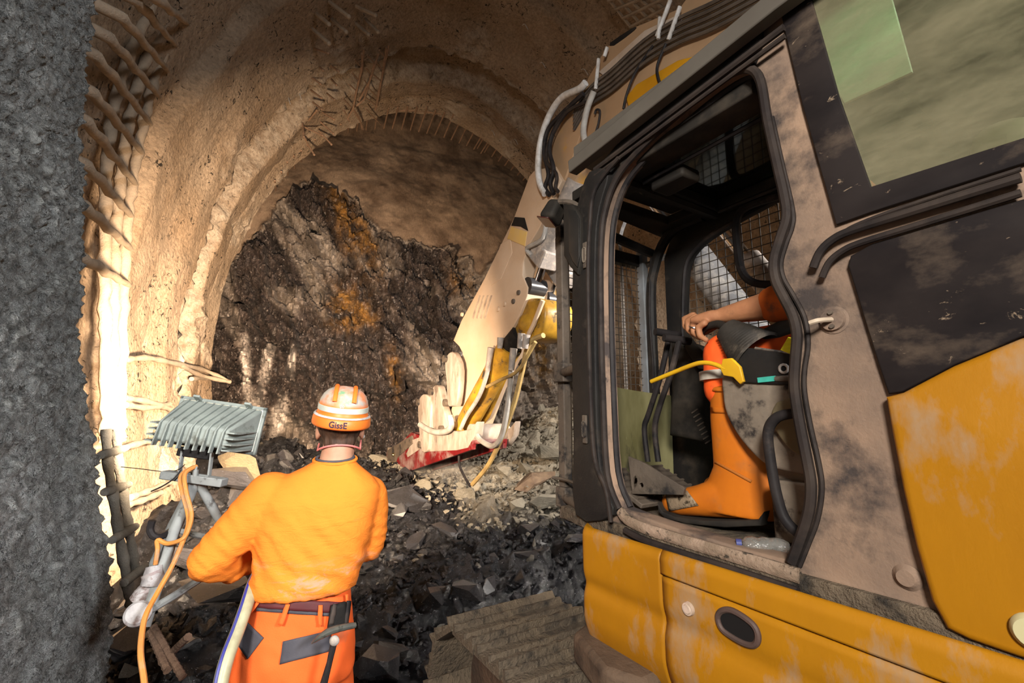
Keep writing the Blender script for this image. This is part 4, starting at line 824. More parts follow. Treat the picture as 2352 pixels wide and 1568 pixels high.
_sm = _n.math('MULTIPLY', _sm, _n.math('MULTIPLY', _n.ramp(_x.outputs[0], -.93, -.90), .65)); _c = _n.mix(_n.ramp(_n.noise(3, 6), .35, .65), (0.84, 0.235, 0.026), (0.80, 0.20, 0.022)); _c = _n.mix(_n.ramp(_n.noise(6, 7, .7, _n.mapping((.7, 1, 2))), .66, .80), _c, (.34, .15, .06)); _n.color(_n.mix(_sm, _c, (.33, .27, .23))); _n.rough(.85); _n.b.inputs['Specular IOR Level'].default_value = .2
_n.bump(_n.noise(300, 4, .6), .001); _n.bump(_n.noise(16, 5, .6, _n.mapping((.5, 1, 1.6), (0, .6, 0)), .6), .006); M_SHIRT = _n.m
M_TROU = pm('hivis_orange_trousers', (0.88, 0.135, 0.022), (0.80, 0.115, 0.018), 3, 0.8, bump=0.001, bscale=260, dirt=(0.28, 0.15, 0.09), dscale=3, dlo=0.62, dhi=0.85)
M_NAVY = pm('navy_patch', (0.055, 0.052, 0.062), (0.08, 0.075, 0.085), 12, 0.85, bump=0.0008, bscale=300)
M_BELT = pm('maroon_belt', (0.10, 0.018, 0.02), (0.07, 0.014, 0.016), 12, 0.6)
M_HAIR = pm('brown_hair', (0.035, 0.018, 0.010), (0.07, 0.035, 0.02), 50, 0.6, bump=0.004, bscale=90, stretch=(1, 1, .2))
def ringloft(rings, n=40, e=2.3):
    """rings: (centre, x half vector, y half vector) -> closed loft"""
    m = MB(); k = len(rings)
    for c, hx, hy in rings:
        for i in range(n):
            a = 2*pi*i/n; ca, sa = cos(a), sin(a)
            x = math.copysign(abs(ca)**(2/e), ca); y = math.copysign(abs(sa)**(2/e), sa)
            m.v.append(tuple(Vector(c)+Vector(hx)*x+Vector(hy)*y))
    m.f += [(i*n+j, i*n+(j+1) % n, (i+1)*n+(j+1) % n, (i+1)*n+j) for i in range(k-1) for j in range(n)]
    m.f += [tuple(range(n)), tuple((k-1)*n+j for j in reversed(range(n)))]; return m
def caps(m, pts, rs, n=14):
    """rounded limb through points with radii"""
    m.tube(pts, list(rs), n); m.ball(pts[0], rs[0], n); m.ball(pts[-1], rs[-1], n)
    for p, r in zip(pts[1:-1], rs[1:-1]): m.ball(p, r*.99, n)
    return m
def join(*ms):
    m = MB()
    for q in ms: m.add(q.v, q.f)
    return m
WB = Vector((-0.74, 1.74, 0.0))
HX = Vector((cos(radians(14)), sin(radians(14)), 0)); HY = Vector((-sin(radians(14)), cos(radians(14)), 0))   # right and forward of the worker, turned a little left
PXM = 1.0/606
def sec(x0, x1, y, depth, Y=1.74, yo=0.0):
    c = WY((x0+x1)/2, y, Y+yo); return (c, HX*((x1-x0)/2*PXM), HY*depth)
wk = None
# shirt: torso and sleeves as one surface
tor = ringloft([sec(604, 792, 1352, .112), sec(592, 804, 1352, .130), sec(590, 810, 1335, .137), sec(600, 822, 1300, .128), sec(604, 838, 1240, .128), sec(606, 852, 1190, .130), sec(606, 862, 1150, .125), sec(622, 864, 1118, .108), sec(660, 846, 1092, .088), sec(705, 822, 1070, .075), sec(728, 812, 1056, .066)], 44, 2.4)
lsh, lel, lwr = WY(622, 1140, 1.70), WY(476, 1292, 1.64), WY(588, 1275, 1.83)
rsh, rel, rwr = WY(842, 1140, 1.82), WY(846, 1252, 1.86), WY(800, 1262, 2.06)
slv = MB(); caps(slv, smooth_path([lsh, WY(560, 1205, 1.67), lel], 5), [.088, .088, .086, .084, .081, .078, .076, .074, .071, .069, .062])
caps(slv, smooth_path([lel, (lel+lwr)/2+Vector((0, 0, -.008)), lwr], 4), [.062, .066, .067, .066, .063, .060, .056, .053, .050])
caps(slv, smooth_path([rsh, (rsh+rel)/2+Vector((.012, 0, 0)), rel], 4), [.080, .078, .074, .070, .066, .063, .061, .060, .058]); caps(slv, [rel, (rel+rwr)/2, rwr], [.058, .056, .048])
shirt = remesh(join(tor, slv), 'shirt', 0.0085, 10)
V = npverts(shirt); Nn = npnormals(shirt)
d = V-np.array(lsh)
u = V@np.array(HX); z = V[:, 2]
wl_ = np.clip((1.22-z)/0.25, 0, 1)
dr = np.sin((z*1.0+0.55*(u+.7))*46+3*pn(V*5))*0.5+0.5
disp = 0.004*np.sin((z+0.35*(u+.3)+.05*pn(V*4))*95)*np.clip((1.20-z)/.1, 0, 1)*np.clip(fbm(V*3.5+3, 2)+.55, 0, 1)
diag = np.stack([(u*0.75+z*0.65)*15, V[:, 1]*4, (u*0.65-z*0.75)*3.0], 1); f_ = fbm(diag, 3); disp += 0.013*(np.abs(f_)*-1.6+.25)*np.clip((1.42-z)*4, .2, 1)
arm = np.clip((-0.90-V[:, 0])/0.06, 0, 1); el = np.linalg.norm(V-np.array(lel), axis=1)
rid = lambda q: 1-np.abs(np.sin(q))*1.5
disp += arm*0.007*rid(el*46+5*pn(V*7)+2*pn(V*15))*np.exp(-((el-.11)/.10)**2)*np.clip(.6+1.5*pn(V*9+4), 0, 1.3)
rarm = np.clip((V[:, 0]+0.53)/0.02, 0, 1)*np.clip((1.40-z)/.15, 0, 1); disp += rarm*0.004*rid(z*75+4*pn(V*9))*np.clip(.5+1.6*pn(V*12), 0, 1.2)
spine = np.exp(-((u-(-0.22))/0.05)**2)*0
setverts(shirt, V+Nn*disp[:, None]); shirt.materials.append(M_SHIRT)
# body
bodym = MB()
hc_ = WY(782, 985, 1.80); nk = WY(772, 1068, 1.76)
bodym.add(ringloft([(nk+Vector((0, 0, -.03)), HX*.070, HY*.066), (nk+Vector((0, 0, .02)), HX*.061, HY*.060), (nk+Vector((.004, .01, .075)), HX*.057, HY*.060), (hc_+Vector((0, 0, -.02)), HX*.055, HY*.06)], 24, 2.0).v, ringloft([(nk, HX, HY)]*4, 24, 2.0).f)
HXh = Vector((cos(radians(20)), sin(radians(20)), 0)); HYh = Vector((-sin(radians(20)), cos(radians(20)), 0))
Mh = Matrix((( HXh.x, HYh.x, 0, hc_.x), (HXh.y, HYh.y, 0, hc_.y), (0, 0, 1, hc_.z), (0, 0, 0, 1)))
hd = MB(); hd.ball((0, .0, .035), .092, 20, (.84, 1.06, 1.05)); hd.ball((0, .035, -.055), .062, 16, (.85, 1.05, .95)); hd.ball((0, .104, -.01), .016, 10, (.8, 1.2, 1.5)); hd.ball((0, .085, -.062), .028, 10, (1, .6, .55)); hd.ball((.080, .005, -.012), .026, 12, (.42, .8, 1.25)); hd.ball((-.080, .005, -.012), .026, 12, (.42, .8, 1.25)); hd.ball((.034, .082, .022), .017, 8); hd.ball((-.034, .082, .022), .017, 8)
bodym.add(hd.v, hd.f, Mh)
inn = ringloft([sec(630, 770, 1395, .08), sec(630, 790, 1250, .09), sec(650, 830, 1150, .09), sec(690, 830, 1100, .07), sec(740, 806, 1062, .055)], 24, 2.1); bodym.add(inn.v, inn.f)
caps(bodym, [lsh, lel, lwr], [.06, .045, .032], 10); caps(bodym, [rsh, rel, rwr], [.055, .042, .032], 10)
FT = [Vector((-0.86, 1.76, 0)), Vector((-0.64, 1.80, 0))]; HIPP = [WY(630, 1470, 1.76), WY(735, 1470, 1.78)]
for hp_, ft in zip(HIPP, FT): caps(bodym, [hp_+Vector((0, 0, .05)), Vector(((hp_.x+ft.x)/2, ft.y+.03, .50)), ft+Vector((0, 0, .08))], [.08, .055, .04], 10); caps(bodym, [ft+Vector((0, 0, .06)), ft+HY*.16+Vector((0, 0, .045))], [.04, .035], 8)
def hand(m, w, fwd, side, up, fist=1.0, r=.0095, thumb=1):
    """palm + four fingers of unequal length + thumb; fwd: towards the fingertips, side: towards the thumb, up: back of the hand"""
    pc = w+fwd*.045
    m.add(ringloft([(w, side*.026, up*.018), (pc-fwd*.01, side*.036, up*.017), (w+fwd*.085, side*.041, up*.014)], 14, 2.4).v, ringloft([(w, side, up)]*3, 14).f)
    for i, (s, ln) in enumerate(((.030, .86), (.010, 1.0), (-.010, .94), (-.030, .76))):
        k = w+fwd*(.085+(.004 if i in (1, 2) else 0))+side*s
        a1, a2, a3 = 0.75*fist, 1.75*fist, 2.5*fist
        p1 = k+(fwd*cos(a1)-up*sin(a1))*.044*ln; p2 = p1+(fwd*cos(a2)-up*sin(a2))*.028*ln; p3 = p2+(fwd*cos(a3)-up*sin(a3))*.021*ln
        caps(m, [k-fwd*.012, k, p1, p2, p3], [r*1.05, r*1.15, r, r*.93, r*.8], 8)
    t0 = w+fwd*.025+side*.026; t1 = t0+fwd*.030+side*.020*thumb-up*.012; t2 = t1+fwd*.026-up*.014; t3 = t2+fwd*.020-side*.012-up*.008
    caps(m, [t0, t1, t2, t3], [r*1.5, r*1.25, r*1.1, r*.9], 8)
hand(bodym, lwr, (HY*.6+HX*.5-Vector((0, 0, .45))).normalized(), (HY*.5-HX*.3+Vector((0, 0, .8))).normalized(), (-HX*.8+HY*.5-Vector((0, 0, .1))).normalized(), .5)
hand(bodym, rwr, (-HX*.9+HY*.3).normalized(), Vector((0, 0, 1)), (HY*.9+HX*.3).normalized(), .7)
bme = remesh(bodym, 'person', 0.007, 5); bme.materials.append(M_SKIN)
wk = link('person', bme); tag(wk, 'person seen from behind in orange shirt, orange trousers and helmet, hand on hip', 'person')
for e_ in (-1, 1):
    eye = MB().ball(Mh @ Vector((e_*.034, .094, .022)), .009, 10).build('eye', pm('eye%d' % e_, (.6, .58, .55), None, rough=.2), wk)
MB().box(Mh @ Vector((0, .104, -.068)), (.04, .006, .007), Mh.to_3x3()).build('mouth', pm('lips', (.35, .12, .10), None, rough=.5), wk, bevel=.002)
sh_o = link('shirt', shirt, wk); SB = bvh_of(shirt)
rc_ = [sec(726, 814, 1057, .068)[0]+HX*(.074*cos(a))+HY*(.066*sin(a))+Vector((0, 0, .004+.012*sin(a))) for a in np.linspace(0, 2*pi, 25)]
MB().tube(rc_, .006, 8).build('collar', M_SHIRT, wk)
MB().tube([p+Vector((0, 0, .007))-((p-sec(726, 814, 1057, .068)[0])*.12) for p in rc_], .005, 6).build('undershirt_collar', M_NAVY, wk)
# hair
hm = MB(); hm.ball((0, -.012, .03), .098, 24, (.845, 1.0, 1.0)); hm.ball((0, -.050, -.045), .052, 16, (1.15, .75, .95))
hme = remesh(join(MB().add(hm.v, hm.f, Mh)), 'hair', .006, 4)
Vh = npverts(hme); Nh = npnormals(hme); loc_ = (np.array(Mh.to_3x3()).T@(Vh-np.array(hc_)).T).T
setverts(hme, Vh+Nh*(0.006*fbm(np.stack([loc_[:, 0]*60, loc_[:, 1]*60, loc_[:, 2]*14], 1), 3)-0.014*np.clip((loc_[:, 1]-.02)*30, 0, 1))[:, None]); hme.materials.append(M_HAIR); link('hair', hme, wk)
ep = [Mh @ Vector((.079*cos(a), -.012+.085*sin(a), -.085+.03*sin(a+pi))) for a in np.linspace(pi*1.02, pi*1.98, 14)]
MB().tube([Mh @ Vector((-.074, .02, -.055))]+ep[1:-1]+[Mh @ Vector((.078, .02, -.045))], .0035, 6).build('earplug_cord', pm('pink_cord', (.75, .22, .2), None, rough=.5), wk)
MB().ball(Mh @ Vector((.084, .012, -.03)), .009, 8).build('earplug', M_HOSEW, wk)
# helmet
n = N('worn_orange_helmet'); f = n.ramp(n.noise(12, 7, .65), .36, .56); sx = n.n('ShaderNodeSeparateXYZ'); n.l(n.co, sx.inputs[0])
up_ = n.ramp(sx.outputs[2], .075, .09); f = n.math('MULTIPLY', f, up_); c_ = n.mix(f, (.85, .19, .025), (.47, .44, .38)); c_ = n.mix(n.math('MULTIPLY', n.ramp(n.noise(16, 4, .6), .60, .68), up_), c_, (.20, .36, .20))
c_ = n.mix(n.ramp(n.noise(40, 6, .7), .66, .74), c_, (.5, .42, .34)); n.color(c_); n.rough(.45); M_HELM = n.m
M_BAND = pm('reflective_band', (.62, .64, .54), (.5, .52, .44), 20, .5, dirt=(.2, .18, .14), dscale=40, dlo=.64, dhi=.7)
hb = WY(784, 972, 1.80); Rh = Euler((radians(9), radians(5), radians(20))).to_matrix().to_4x4(); MHl = Matrix.Translation(hb) @ Rh
HS = (.92, 1.18)
def hel(prof, n=48): 
    m = MB(); m.lathe(prof, Matrix.Diagonal((HS[0], HS[1], 1, 1)), n); return m
hprof = [(.113, -.004), (.117, .0), (.118, .006), (.115, .028), (.110, .036), (.104, .040), (.1015, .046), (.100, .060), (.098, .078), (.0945, .093), (.085, .113), (.070, .128), (.048, .139), (.024, .144), (.0, .145)]
he = hel(hprof).build('helmet', M_HELM, None, smooth=40); he.matrix_world = MHl; he.parent = wk
md = he.modifiers.new('t', 'SOLIDIFY'); md.thickness = .004; md.offset = -1
hel([(.1005, .054), (.1022, .055), (.1012, .0735), (.0990, .0745)]).build('reflective_band', M_BAND, he)
hel([(.1125, .0345), (.1145, .0355), (.1085, .0415), (.105, .041)]).build('pale_lip', M_HOSEW, he)
for s in (-.034, .034):
    pts = []
    for a in np.linspace(-pi*.42, pi*.42, 15):
        yy = sin(a)*.100; zz = .072+.078*cos(a)**.8 if cos(a) > 0 else .072
        k = max(0.0, 1-(s/.092)**2); pts.append((s*1.0, yy*HS[1]*sqrt(k)*.98, .066+(zz-.066)*(.93)))
    MB().tube(pts, .0085, 8, flat=.8).build('helmet_rib', pm('helmet_rib%d' % int(s*1000), (.88, .20, .025), (.80, .18, .03), 20, .45), he)
def helmet_text(txt, size, ang0, z0, mat, name, rr=.1175, rough=0):
    cu = bpy.data.curves.new(name, 'FONT'); cu.body = txt; cu.size = size; cu.extrude = .0006; cu.offset = .0006
    o = bpy.data.objects.new(name, cu); COL.objects.link(o); dg = bpy.context.evaluated_depsgraph_get(); me = bpy.data.meshes.new_from_object(o.evaluated_get(dg)); bpy.data.objects.remove(o)
    w = max(v.co.x for v in me.vertices)
    for v in me.vertices:
        a = -pi/2+ang0+(v.co.x-w/2)/rr; z = z0+v.co.y; R0 = np.interp(z, [p[1] for p in hprof], [p[0] for p in hprof])+.0012+v.co.z
        v.co = (R0*cos(a)*HS[0], R0*sin(a)*HS[1], z)
    me.materials.append(mat); return link(name, me, he)
helmet_text('GissE', .031, -.10, .006, pm('marker_ink', (.03, .02, .04), None, rough=.6), 'marker_writing')
helmet_text('OO', .012, -.06, .077, M_BAND, 'pale_marks')
# trousers, belt, pockets
tr = ringloft([sec(600, 792, 1345, .100), sec(598, 796, 1378, .110), sec(586, 797, 1400, .114), sec(572, 797, 1440, .122), sec(562, 798, 1490, .130), sec(556, 796, 1530, .130), sec(560, 790, 1560, .11)], 44, 2.3)
lg = MB()
for hp_, ft, sx_ in zip(HIPP, FT, (-1, 1)):
    k_ = Vector(((hp_.x+ft.x)/2+sx_*.01, ft.y+.03, .50)); caps(lg, smooth_path([hp_+Vector((-.012 if sx_ < 0 else .0, 0, -.03)), k_, ft+Vector((0, 0, .16))], 4), [.105, .105, .100, .094, .088, .084, .080, .078, .076])
tro = remesh(join(tr, lg), 'trousers', .009, 8)
V = npverts(tro); Nn = npnormals(tro); u = V@np.array(HX)
wr = 0.010*fbm(np.stack([u*9+V[:, 2]*5, V[:, 1]*5, V[:, 2]*5-u*3], 1), 3); seam = -.012*np.exp(-((u-(-.29+.0))/.012)**2)*np.clip((1.0-V[:, 2])*8, 0, 1)
setverts(tro, V+Nn*(wr+seam*0)[:, None]); tro.materials.append(M_TROU); tro_o = link('trousers', tro, wk)
BT = bvh_of(tro)
def patch(name, quad, mat, parent, nx=10, ny=8, off=.004, th=.004, bv=None):
    """cloth patch laid on a surface: quad corners given as pixels seen from the eye, cast onto the surface"""
    A = []
    for j in range(ny+1):
        for i in range(nx+1):
            s, t = i/nx, j/ny
            x = (1-s)*(1-t)*quad[0][0]+s*(1-t)*quad[1][0]+s*t*quad[2][0]+(1-s)*t*quad[3][0]; y = (1-s)*(1-t)*quad[0][1]+s*(1-t)*quad[1][1]+s*t*quad[2][1]+(1-s)*t*quad[3][1]
            r = ray(x, y).normalized(); h = (bv or BT).ray_cast(EYE, r)
            A.append(tuple(h[0]+h[1]*off) if h[0] is not None else None)
    good = [a for a in A if a is not None]
    if not good: return None
    for i, a in enumerate(A):
        if a is None:
            k = min((j for j in range(len(A)) if A[j] is not None), key=lambda j: abs(j//(nx+1)-i//(nx+1))*3+abs(j % (nx+1)-i % (nx+1))); A[i] = A[k]
    o = MB().grid(np.array(A).reshape(ny+1, nx+1, 3)).build(name, mat, parent, smooth=60); md = o.modifiers.new('t', 'SOLIDIFY'); md.thickness = th; md.offset = 0; return o
patch('back_pocket', [(566, 1424), (607, 1464), (571, 1512), (548, 1478)], M_NAVY, tro_o)
patch('back_pocket', [(650, 1472), (760, 1446), (756, 1494), (643, 1524)], M_NAVY, tro_o)
patch('waistband', [(594, 1384), (790, 1396), (788, 1416), (592, 1402)], M_NAVY, tro_o, 24, 4, .005)
patch('belt', [(597, 1372), (790, 1382), (788, 1408), (596, 1394)], M_BELT, tro_o, 24, 4, .010)
for a, b, c_, d_ in (((604, 1370), (613, 1370), (588, 1404), (580, 1402)), ((660, 1384), (669, 1386), (652, 1432), (642, 1430)), ((731, 1388), (740, 1388), (738, 1434), (729, 1434)), ((786, 1366), (792, 1366), (794, 1440), (790, 1440))):
    patch('belt_loop', [a, b, c_, d_], M_TROU, tro_o, 2, 8, .016)
patch('tool_holder', [(755, 1390), (782, 1380), (788, 1436), (748, 1446)], M_BLK, tro_o, 5, 6, .022, .012)
for x0, y0, x1, y1 in ((762, 1385, 754, 1428), (788, 1378, 782, 1432)):
    patch('holder_strap', [(x0-4, y0), (x0+4, y0), (x1+4, y1), (x1-4, y1)], M_RUB, tro_o, 2, 8, .028)
boots = MB()
for ft in FT:
    caps(boots, [ft+Vector((0, 0, .30)), ft+Vector((0, 0, .10)), ft+Vector((0, 0, .065))], [.062, .056, .058], 12); caps(boots, [ft+Vector((0, 0, .05))-HY*.04, ft+HY*.09+Vector((0, 0, .05)), ft+HY*.18+Vector((0, 0, .042))], [.05, .05, .042], 12)
for i, ft in enumerate(FT):
    b = MB(); caps(b, [ft+Vector((0, 0, .28)), ft+Vector((0, 0, .10)), ft+Vector((0, 0, .065))], [.060, .054, .056], 12); caps(b, [ft+Vector((0, 0, .05))-HY*.04, ft+HY*.09+Vector((0, 0, .05)), ft+HY*.18+Vector((0, 0, .042))], [.05, .05, .042], 12)
    me = remesh(b, 'boot', .010, 3); me.materials.append(M_RUB); link('boot', me, wk)
# hammer hanging from the belt
def onto(px, py, off):
    r = ray(px, py).normalized(); h = BT.ray_cast(EYE, r)
    return (h[0] if h[0] is not None else WY(px, py, 1.62))-r*off
hp0 = WY(765, 1466, 1.575); 
hm_ = empty('pincer_hammer', 'dark steel pincer-headed hand tool hanging at the right hip of the person with the helmet', 'tool', tuple(hp0))
def hl_(px, py, Y): return WY(px, py, Y)-hp0
MB().tube([hl_(768, 1470, 1.575), hl_(757, 1520, 1.575), hl_(742, 1575, 1.58)], [.011, .009, .012], 8).build('handle', M_RUB, hm_)
MB().tube(smooth_path([hl_(716, 1477, 1.56), hl_(735, 1462, 1.56), hl_(760, 1448, 1.57), hl_(790, 1440, 1.59), hl_(816, 1435, 1.61)], 4), [.003, .005, .008, .010, .012, .014, .015, .016, .016, .016, .016, .015, .015, .014, .014, .013, .012], 10, flat=.7).build('tool_head', pm('oily_steel', (.06, .06, .055), (.11, .11, .09), 14, .35, dirt=(.02, .02, .018), dscale=20, dlo=.5, dhi=.6), hm_)
MB().ball(hl_(768, 1471, 1.565), .016, 12, (1, .6, 1)).build('pivot_bolt', M_RAM, hm_)

# ---- the driver in the cab (machine frame)
def mp(px, py, l): v = ML(px, py, l); return mw(*v)
dm = MB()
dk_, dh = mp(1668, 815, -.27), mw(.50, -.36, 1.86); ds, de, dw = mw(.54, -.24, 2.25), mp(1822, 690, -.24), mp(1662, 724, -.24)
caps(dm, [mw(.44, -.45, 1.85), mw(.50, -.45, 2.08), mw(.58, -.45, 2.25)], [.13, .13, .12], 14); caps(dm, [mw(.66, -.45, 2.28), mw(.67, -.46, 2.38)], [.05, .048], 12)
dm.ball(mw(.68, -.47, 2.46), .088, 16, (.9, .9, 1.15)); dm.ball(mw(.77, -.47, 2.44), .015, 8)
caps(dm, [ds, mw(.57, -.22, 2.06), de], [.06, .052, .046], 12); caps(dm, [de, de*.62+dw*.38, dw*.75+de*.25, dw], [.050, .048, .037, .030], 14)
caps(dm, [mw(.64, -.66, 2.25), mw(.62, -.68, 2.02), mw(.85, -.62, 1.97)], [.055, .05, .035], 10); 
caps(dm, [dh, dk_], [.085, .065], 12); caps(dm, [mw(.5, -.56, 1.86), mw(.98, -.58, 1.86)], [.085, .065], 12); caps(dm, [mw(.98, -.58, 1.86), mw(1.08, -.58, 1.40)], [.06, .045], 12)
# left hand over the joystick: knuckles towards the windscreen, fingers curling down
w = dw
def fp_(x, y, l): return mp(x, y, l)
dm.add(ringloft([(fp_(1665, 725, -.24), Vector((0, 0, .024)), ML_*.030), (fp_(1640, 728, -.24), Vector((0, 0, .026)), ML_*.040), (fp_(1612, 735, -.24), Vector((0, 0, .022)), ML_*.046), (fp_(1600, 738, -.24), Vector((0, 0, .016)), ML_*.045)], 16, 2.4).v, ringloft([(w, ML_, MD)]*4, 16).f)
fingers = [([(1618, 742), (1604, 752), (1608, 772), (1622, 780)], -.195, .0125), ([(1606, 734), (1592, 744), (1594, 764), (1608, 775)], -.222, .0135), ([(1597, 728), (1580, 738), (1582, 758), (1596, 770)], -.250, .0135), ([(1592, 724), (1573, 732), (1574, 750), (1588, 764)], -.278, .013)]
for pts, l, r in fingers: caps(dm, [fp_(x, y, l) for x, y in pts], [r*1.15, r*1.08, r, r*.85], 10)
caps(dm, [fp_(1645, 745, -.285), fp_(1620, 762, -.30), fp_(1600, 772, -.29)], [.017, .014, .011], 10)
dme = remesh(dm, 'person', .0055, 4); dme.materials.append(M_SKIN2); dme.name = 'driver_body'
dv = link('person', dme); tag(dv, 'person seated in the excavator cab, bare forearm on joystick, tall orange rubber boot', 'person')
c = fp_(1594, 752, -.222); MB().tube([c+Vector((0, 0, 0))+(MD*.0155*cos(a)+ML_*.0155*sin(a))+Vector((0, 0, .006*cos(a))) for a in np.linspace(0, 2*pi, 17)], .003, 6).build('finger_ring', pm('silver_ring', (.8, .8, .8), None, rough=.2, metal=1), dv)
dmod = MB(); caps(dmod, [ds, mw(.57, -.22, 2.06), de+(de-dw)*.02, de*.80+dw*.20], [.085, .078, .066, .062], 14)
caps(dmod, [mw(.44, -.45, 1.90), mw(.50, -.45, 2.08), mw(.57, -.45, 2.22)], [.155, .155, .14], 14); caps(dmod, [mw(.64, -.66, 2.25), mw(.62, -.68, 2.06)], [.075, .07], 10)
dsh = remesh(dmod, 'shirt', .008, 6); V = npverts(dsh); Nn = npnormals(dsh); setverts(dsh, V+Nn*(0.010*fbm(V*13, 3))[:, None]); dsh.materials.append(pm('driver_shirt', (.52, .11, .012), (.40, .08, .012), 5, .85, dirt=(.10, .05, .03), dscale=9, dlo=.54, dhi=.7)); link('shirt', dsh, dv)
M_HV = pm('driver_hivis', (.95, .12, .015), (.8, .10, .015), 6, .8, dirt=(.10, .04, .02), dscale=9, dlo=.62, dhi=.72)
dtm = MB(); caps(dtm, [dh, dk_], [.105, .080], 14); caps(dtm, [dk_, mp(1664, 893, -.255)], [.078, .070], 14); caps(dtm, [mw(.5, -.56, 1.86), mw(.98, -.58, 1.86), mw(1.08, -.58, 1.45)], [.10, .08, .07], 12)
dt = remesh(dtm, 'trousers', .008, 5); dt.materials.append(M_HV); dto = link('trousers', dt, dv)
p0, p1 = mp(1662, 852, -.255), mp(1664, 872, -.255); MB().tube([p0, p1], .083, 20).build('reflective_stripe', pm('silver_tape', (.55, .5, .42), (.42, .38, .32), 20, .4), dto)
# tall rubber boots
M_BOOT = pm('orange_rubber_boot', (.60, .165, .010), (.50, .13, .010), 5, .5, dirt=(.24, .13, .05), dscale=4, dlo=.54, dhi=.8, dirt2=(.10, .06, .03), d2scale=14, d2lo=.66, d2hi=.74)
def bpx(x, y): return mp(x, y, -.25)
bt = MB()
bt.add(ringloft([(bpx(1690, 888), MD*.086, ML_*.066), (bpx(1692, 960), MD*.088, ML_*.068), (bpx(1700, 1020), MD*.095, ML_*.064), (bpx(1708, 1075), MD*.104, ML_*.058), (bpx(1702, 1120), MD*.125, ML_*.055), (bpx(1690, 1158), MD*.140, ML_*.055), (bpx(1688, 1180), MD*.140, ML_*.054)], 28, 2.2).v, ringloft([(w, MD, ML_)]*7, 28).f)
bt.add(ringloft([(bpx(1738, 1160), Vector((0, 0, .045)), ML_*.050), (bpx(1660, 1140), Vector((0, 0, .070)), ML_*.056), (bpx(1610, 1148), Vector((0, 0, .056)), ML_*.060), (bpx(1570, 1152), Vector((0, 0, .048)), ML_*.056), (bpx(1542, 1152), Vector((0, 0, .040)), ML_*.044), (bpx(1530, 1153), Vector((0, 0, .026)), ML_*.028)], 24, 2.3).v, ringloft([(w, MD, ML_)]*6, 24).f)
bme2 = remesh(bt, 'rubber_boot', .006, 6); bme2.materials.append(M_BOOT); bo = link('rubber_boot', bme2, dv, label='tall orange rubber boot with mud on the toe')
sole = [(1534, 1150), (1545, 1170), (1575, 1182), (1640, 1190), (1700, 1190), (1765, 1188), (1778, 1170), (1776, 1182), (1770, 1202), (1690, 1206), (1600, 1198), (1552, 1186), (1536, 1172)]
so = plate_obj('boot_sole', [[(p.x, p.z) for p in [ML(x, y, -.25) for x, y in sole]]], .125, lambda x, y, h: mw(x, -.25+h, y), pm('black_sole', (.012, .01, .009), (.03, .024, .018), 12, .8), bo, .006)
BB = bvh_of(bme2)
patch('boot_cuff', [(1633, 886), (1720, 890), (1722, 902), (1634, 898)], M_BOOT, bo, 10, 3, .004, .005, BB)
patch('boot_band', [(1634, 934), (1740, 938), (1742, 952), (1635, 947)], M_BOOT, bo, 10, 3, .003, .004, BB)
patch('boot_seam', [(1643, 1062), (1646, 1059), (1728, 1103), (1725, 1108)], pm('boot_seam_shade', (.40, .13, .02), None, rough=.6), bo, 3, 14, .002, .003, BB)
patch('mud_toe', [(1528, 1126), (1580, 1128), (1605, 1160), (1538, 1172)], pm('dried_mud', (.30, .22, .14), (.20, .14, .09), 20, .95, dirt=(.05, .035, .02), dscale=22, dlo=.55, dhi=.62, bump=.004, bscale=60), bo, 10, 8, .003, .003, BB)
b2 = MB(); caps(b2, [mw(1.08, -.58, 1.60), mw(1.09, -.58, 1.40)], [.075, .07], 12); caps(b2, [mw(1.07, -.58, 1.33), mw(1.26, -.58, 1.335)], [.055, .05], 12)
me = remesh(b2, 'rubber_boot', .010, 3); me.materials.append(M_BOOT); link('rubber_boot', me, dv)
# ================================================================ FLOOD LAMP, BARS, HOSES, ROCKS
M_LAMP = pm('mud_grey_lamp', (0.30, 0.33, 0.30), (0.22, 0.245, 0.225), 9, 0.7, dirt=(0.12, 0.12, 0.10), dscale=14, dlo=.56, dhi=.7, bump=.001, bscale=90)
M_STAND = pm('grey_stand', (0.27, 0.28, 0.27), (0.18, 0.19, 0.185), 12, 0.65, dirt=(0.08, 0.075, 0.07), dscale=24, dlo=.56, dhi=.66)
M_BAR = pm('coated_bar', (0.40, 0.31, 0.22), (0.28, 0.22, 0.16), 9, 0.95, bump=0.006, bscale=70)
M_BARSHADE = pm('grey_shaded_bar', (0.20, 0.19, 0.165), (0.12, 0.115, 0.10), 9, 0.95, bump=0.008, bscale=60)  # darker copy for the lower bars, their shade is in the colour
M_REB = pm('rusty_rebar', (0.34, 0.21, 0.13), (0.22, 0.14, 0.09), 14, 0.8)
M_CABLE = pm('orange_cable', (0.60, 0.24, 0.045), (0.45, 0.19, 0.06), 8, 0.55, dirt=(0.38, 0.30, 0.22), dscale=9, dlo=.56, dhi=.72)
M_GLOW = N('lamp_glow'); M_GLOW.b.inputs['Emission Color'].default_value = (1, .78, .56, 1); M_GLOW.b.inputs['Emission Strength'].default_value = 14; M_GLOW = M_GLOW.m
lc = WY(474, 975, 1.84)
Rl = Euler((radians(-3), radians(8.5), radians(6))).to_matrix()
LP = empty('flood_lamp', 'grey finned flood lamp on a tube stand, seen from behind, beside the left wall', 'lamp', (lc.x-.1, lc.y, 0))
LO = Vector((lc.x-.1, lc.y, 0))
def lq(x, y, z): return lc+Rl @ Vector((x, y, z))-LO
def lpoly(pts): return [lq(*p) for p in pts]
fw, fh = .162, .088; bw_, bh = .128, .040; yb, ym, yf = -.085, -.02, .095
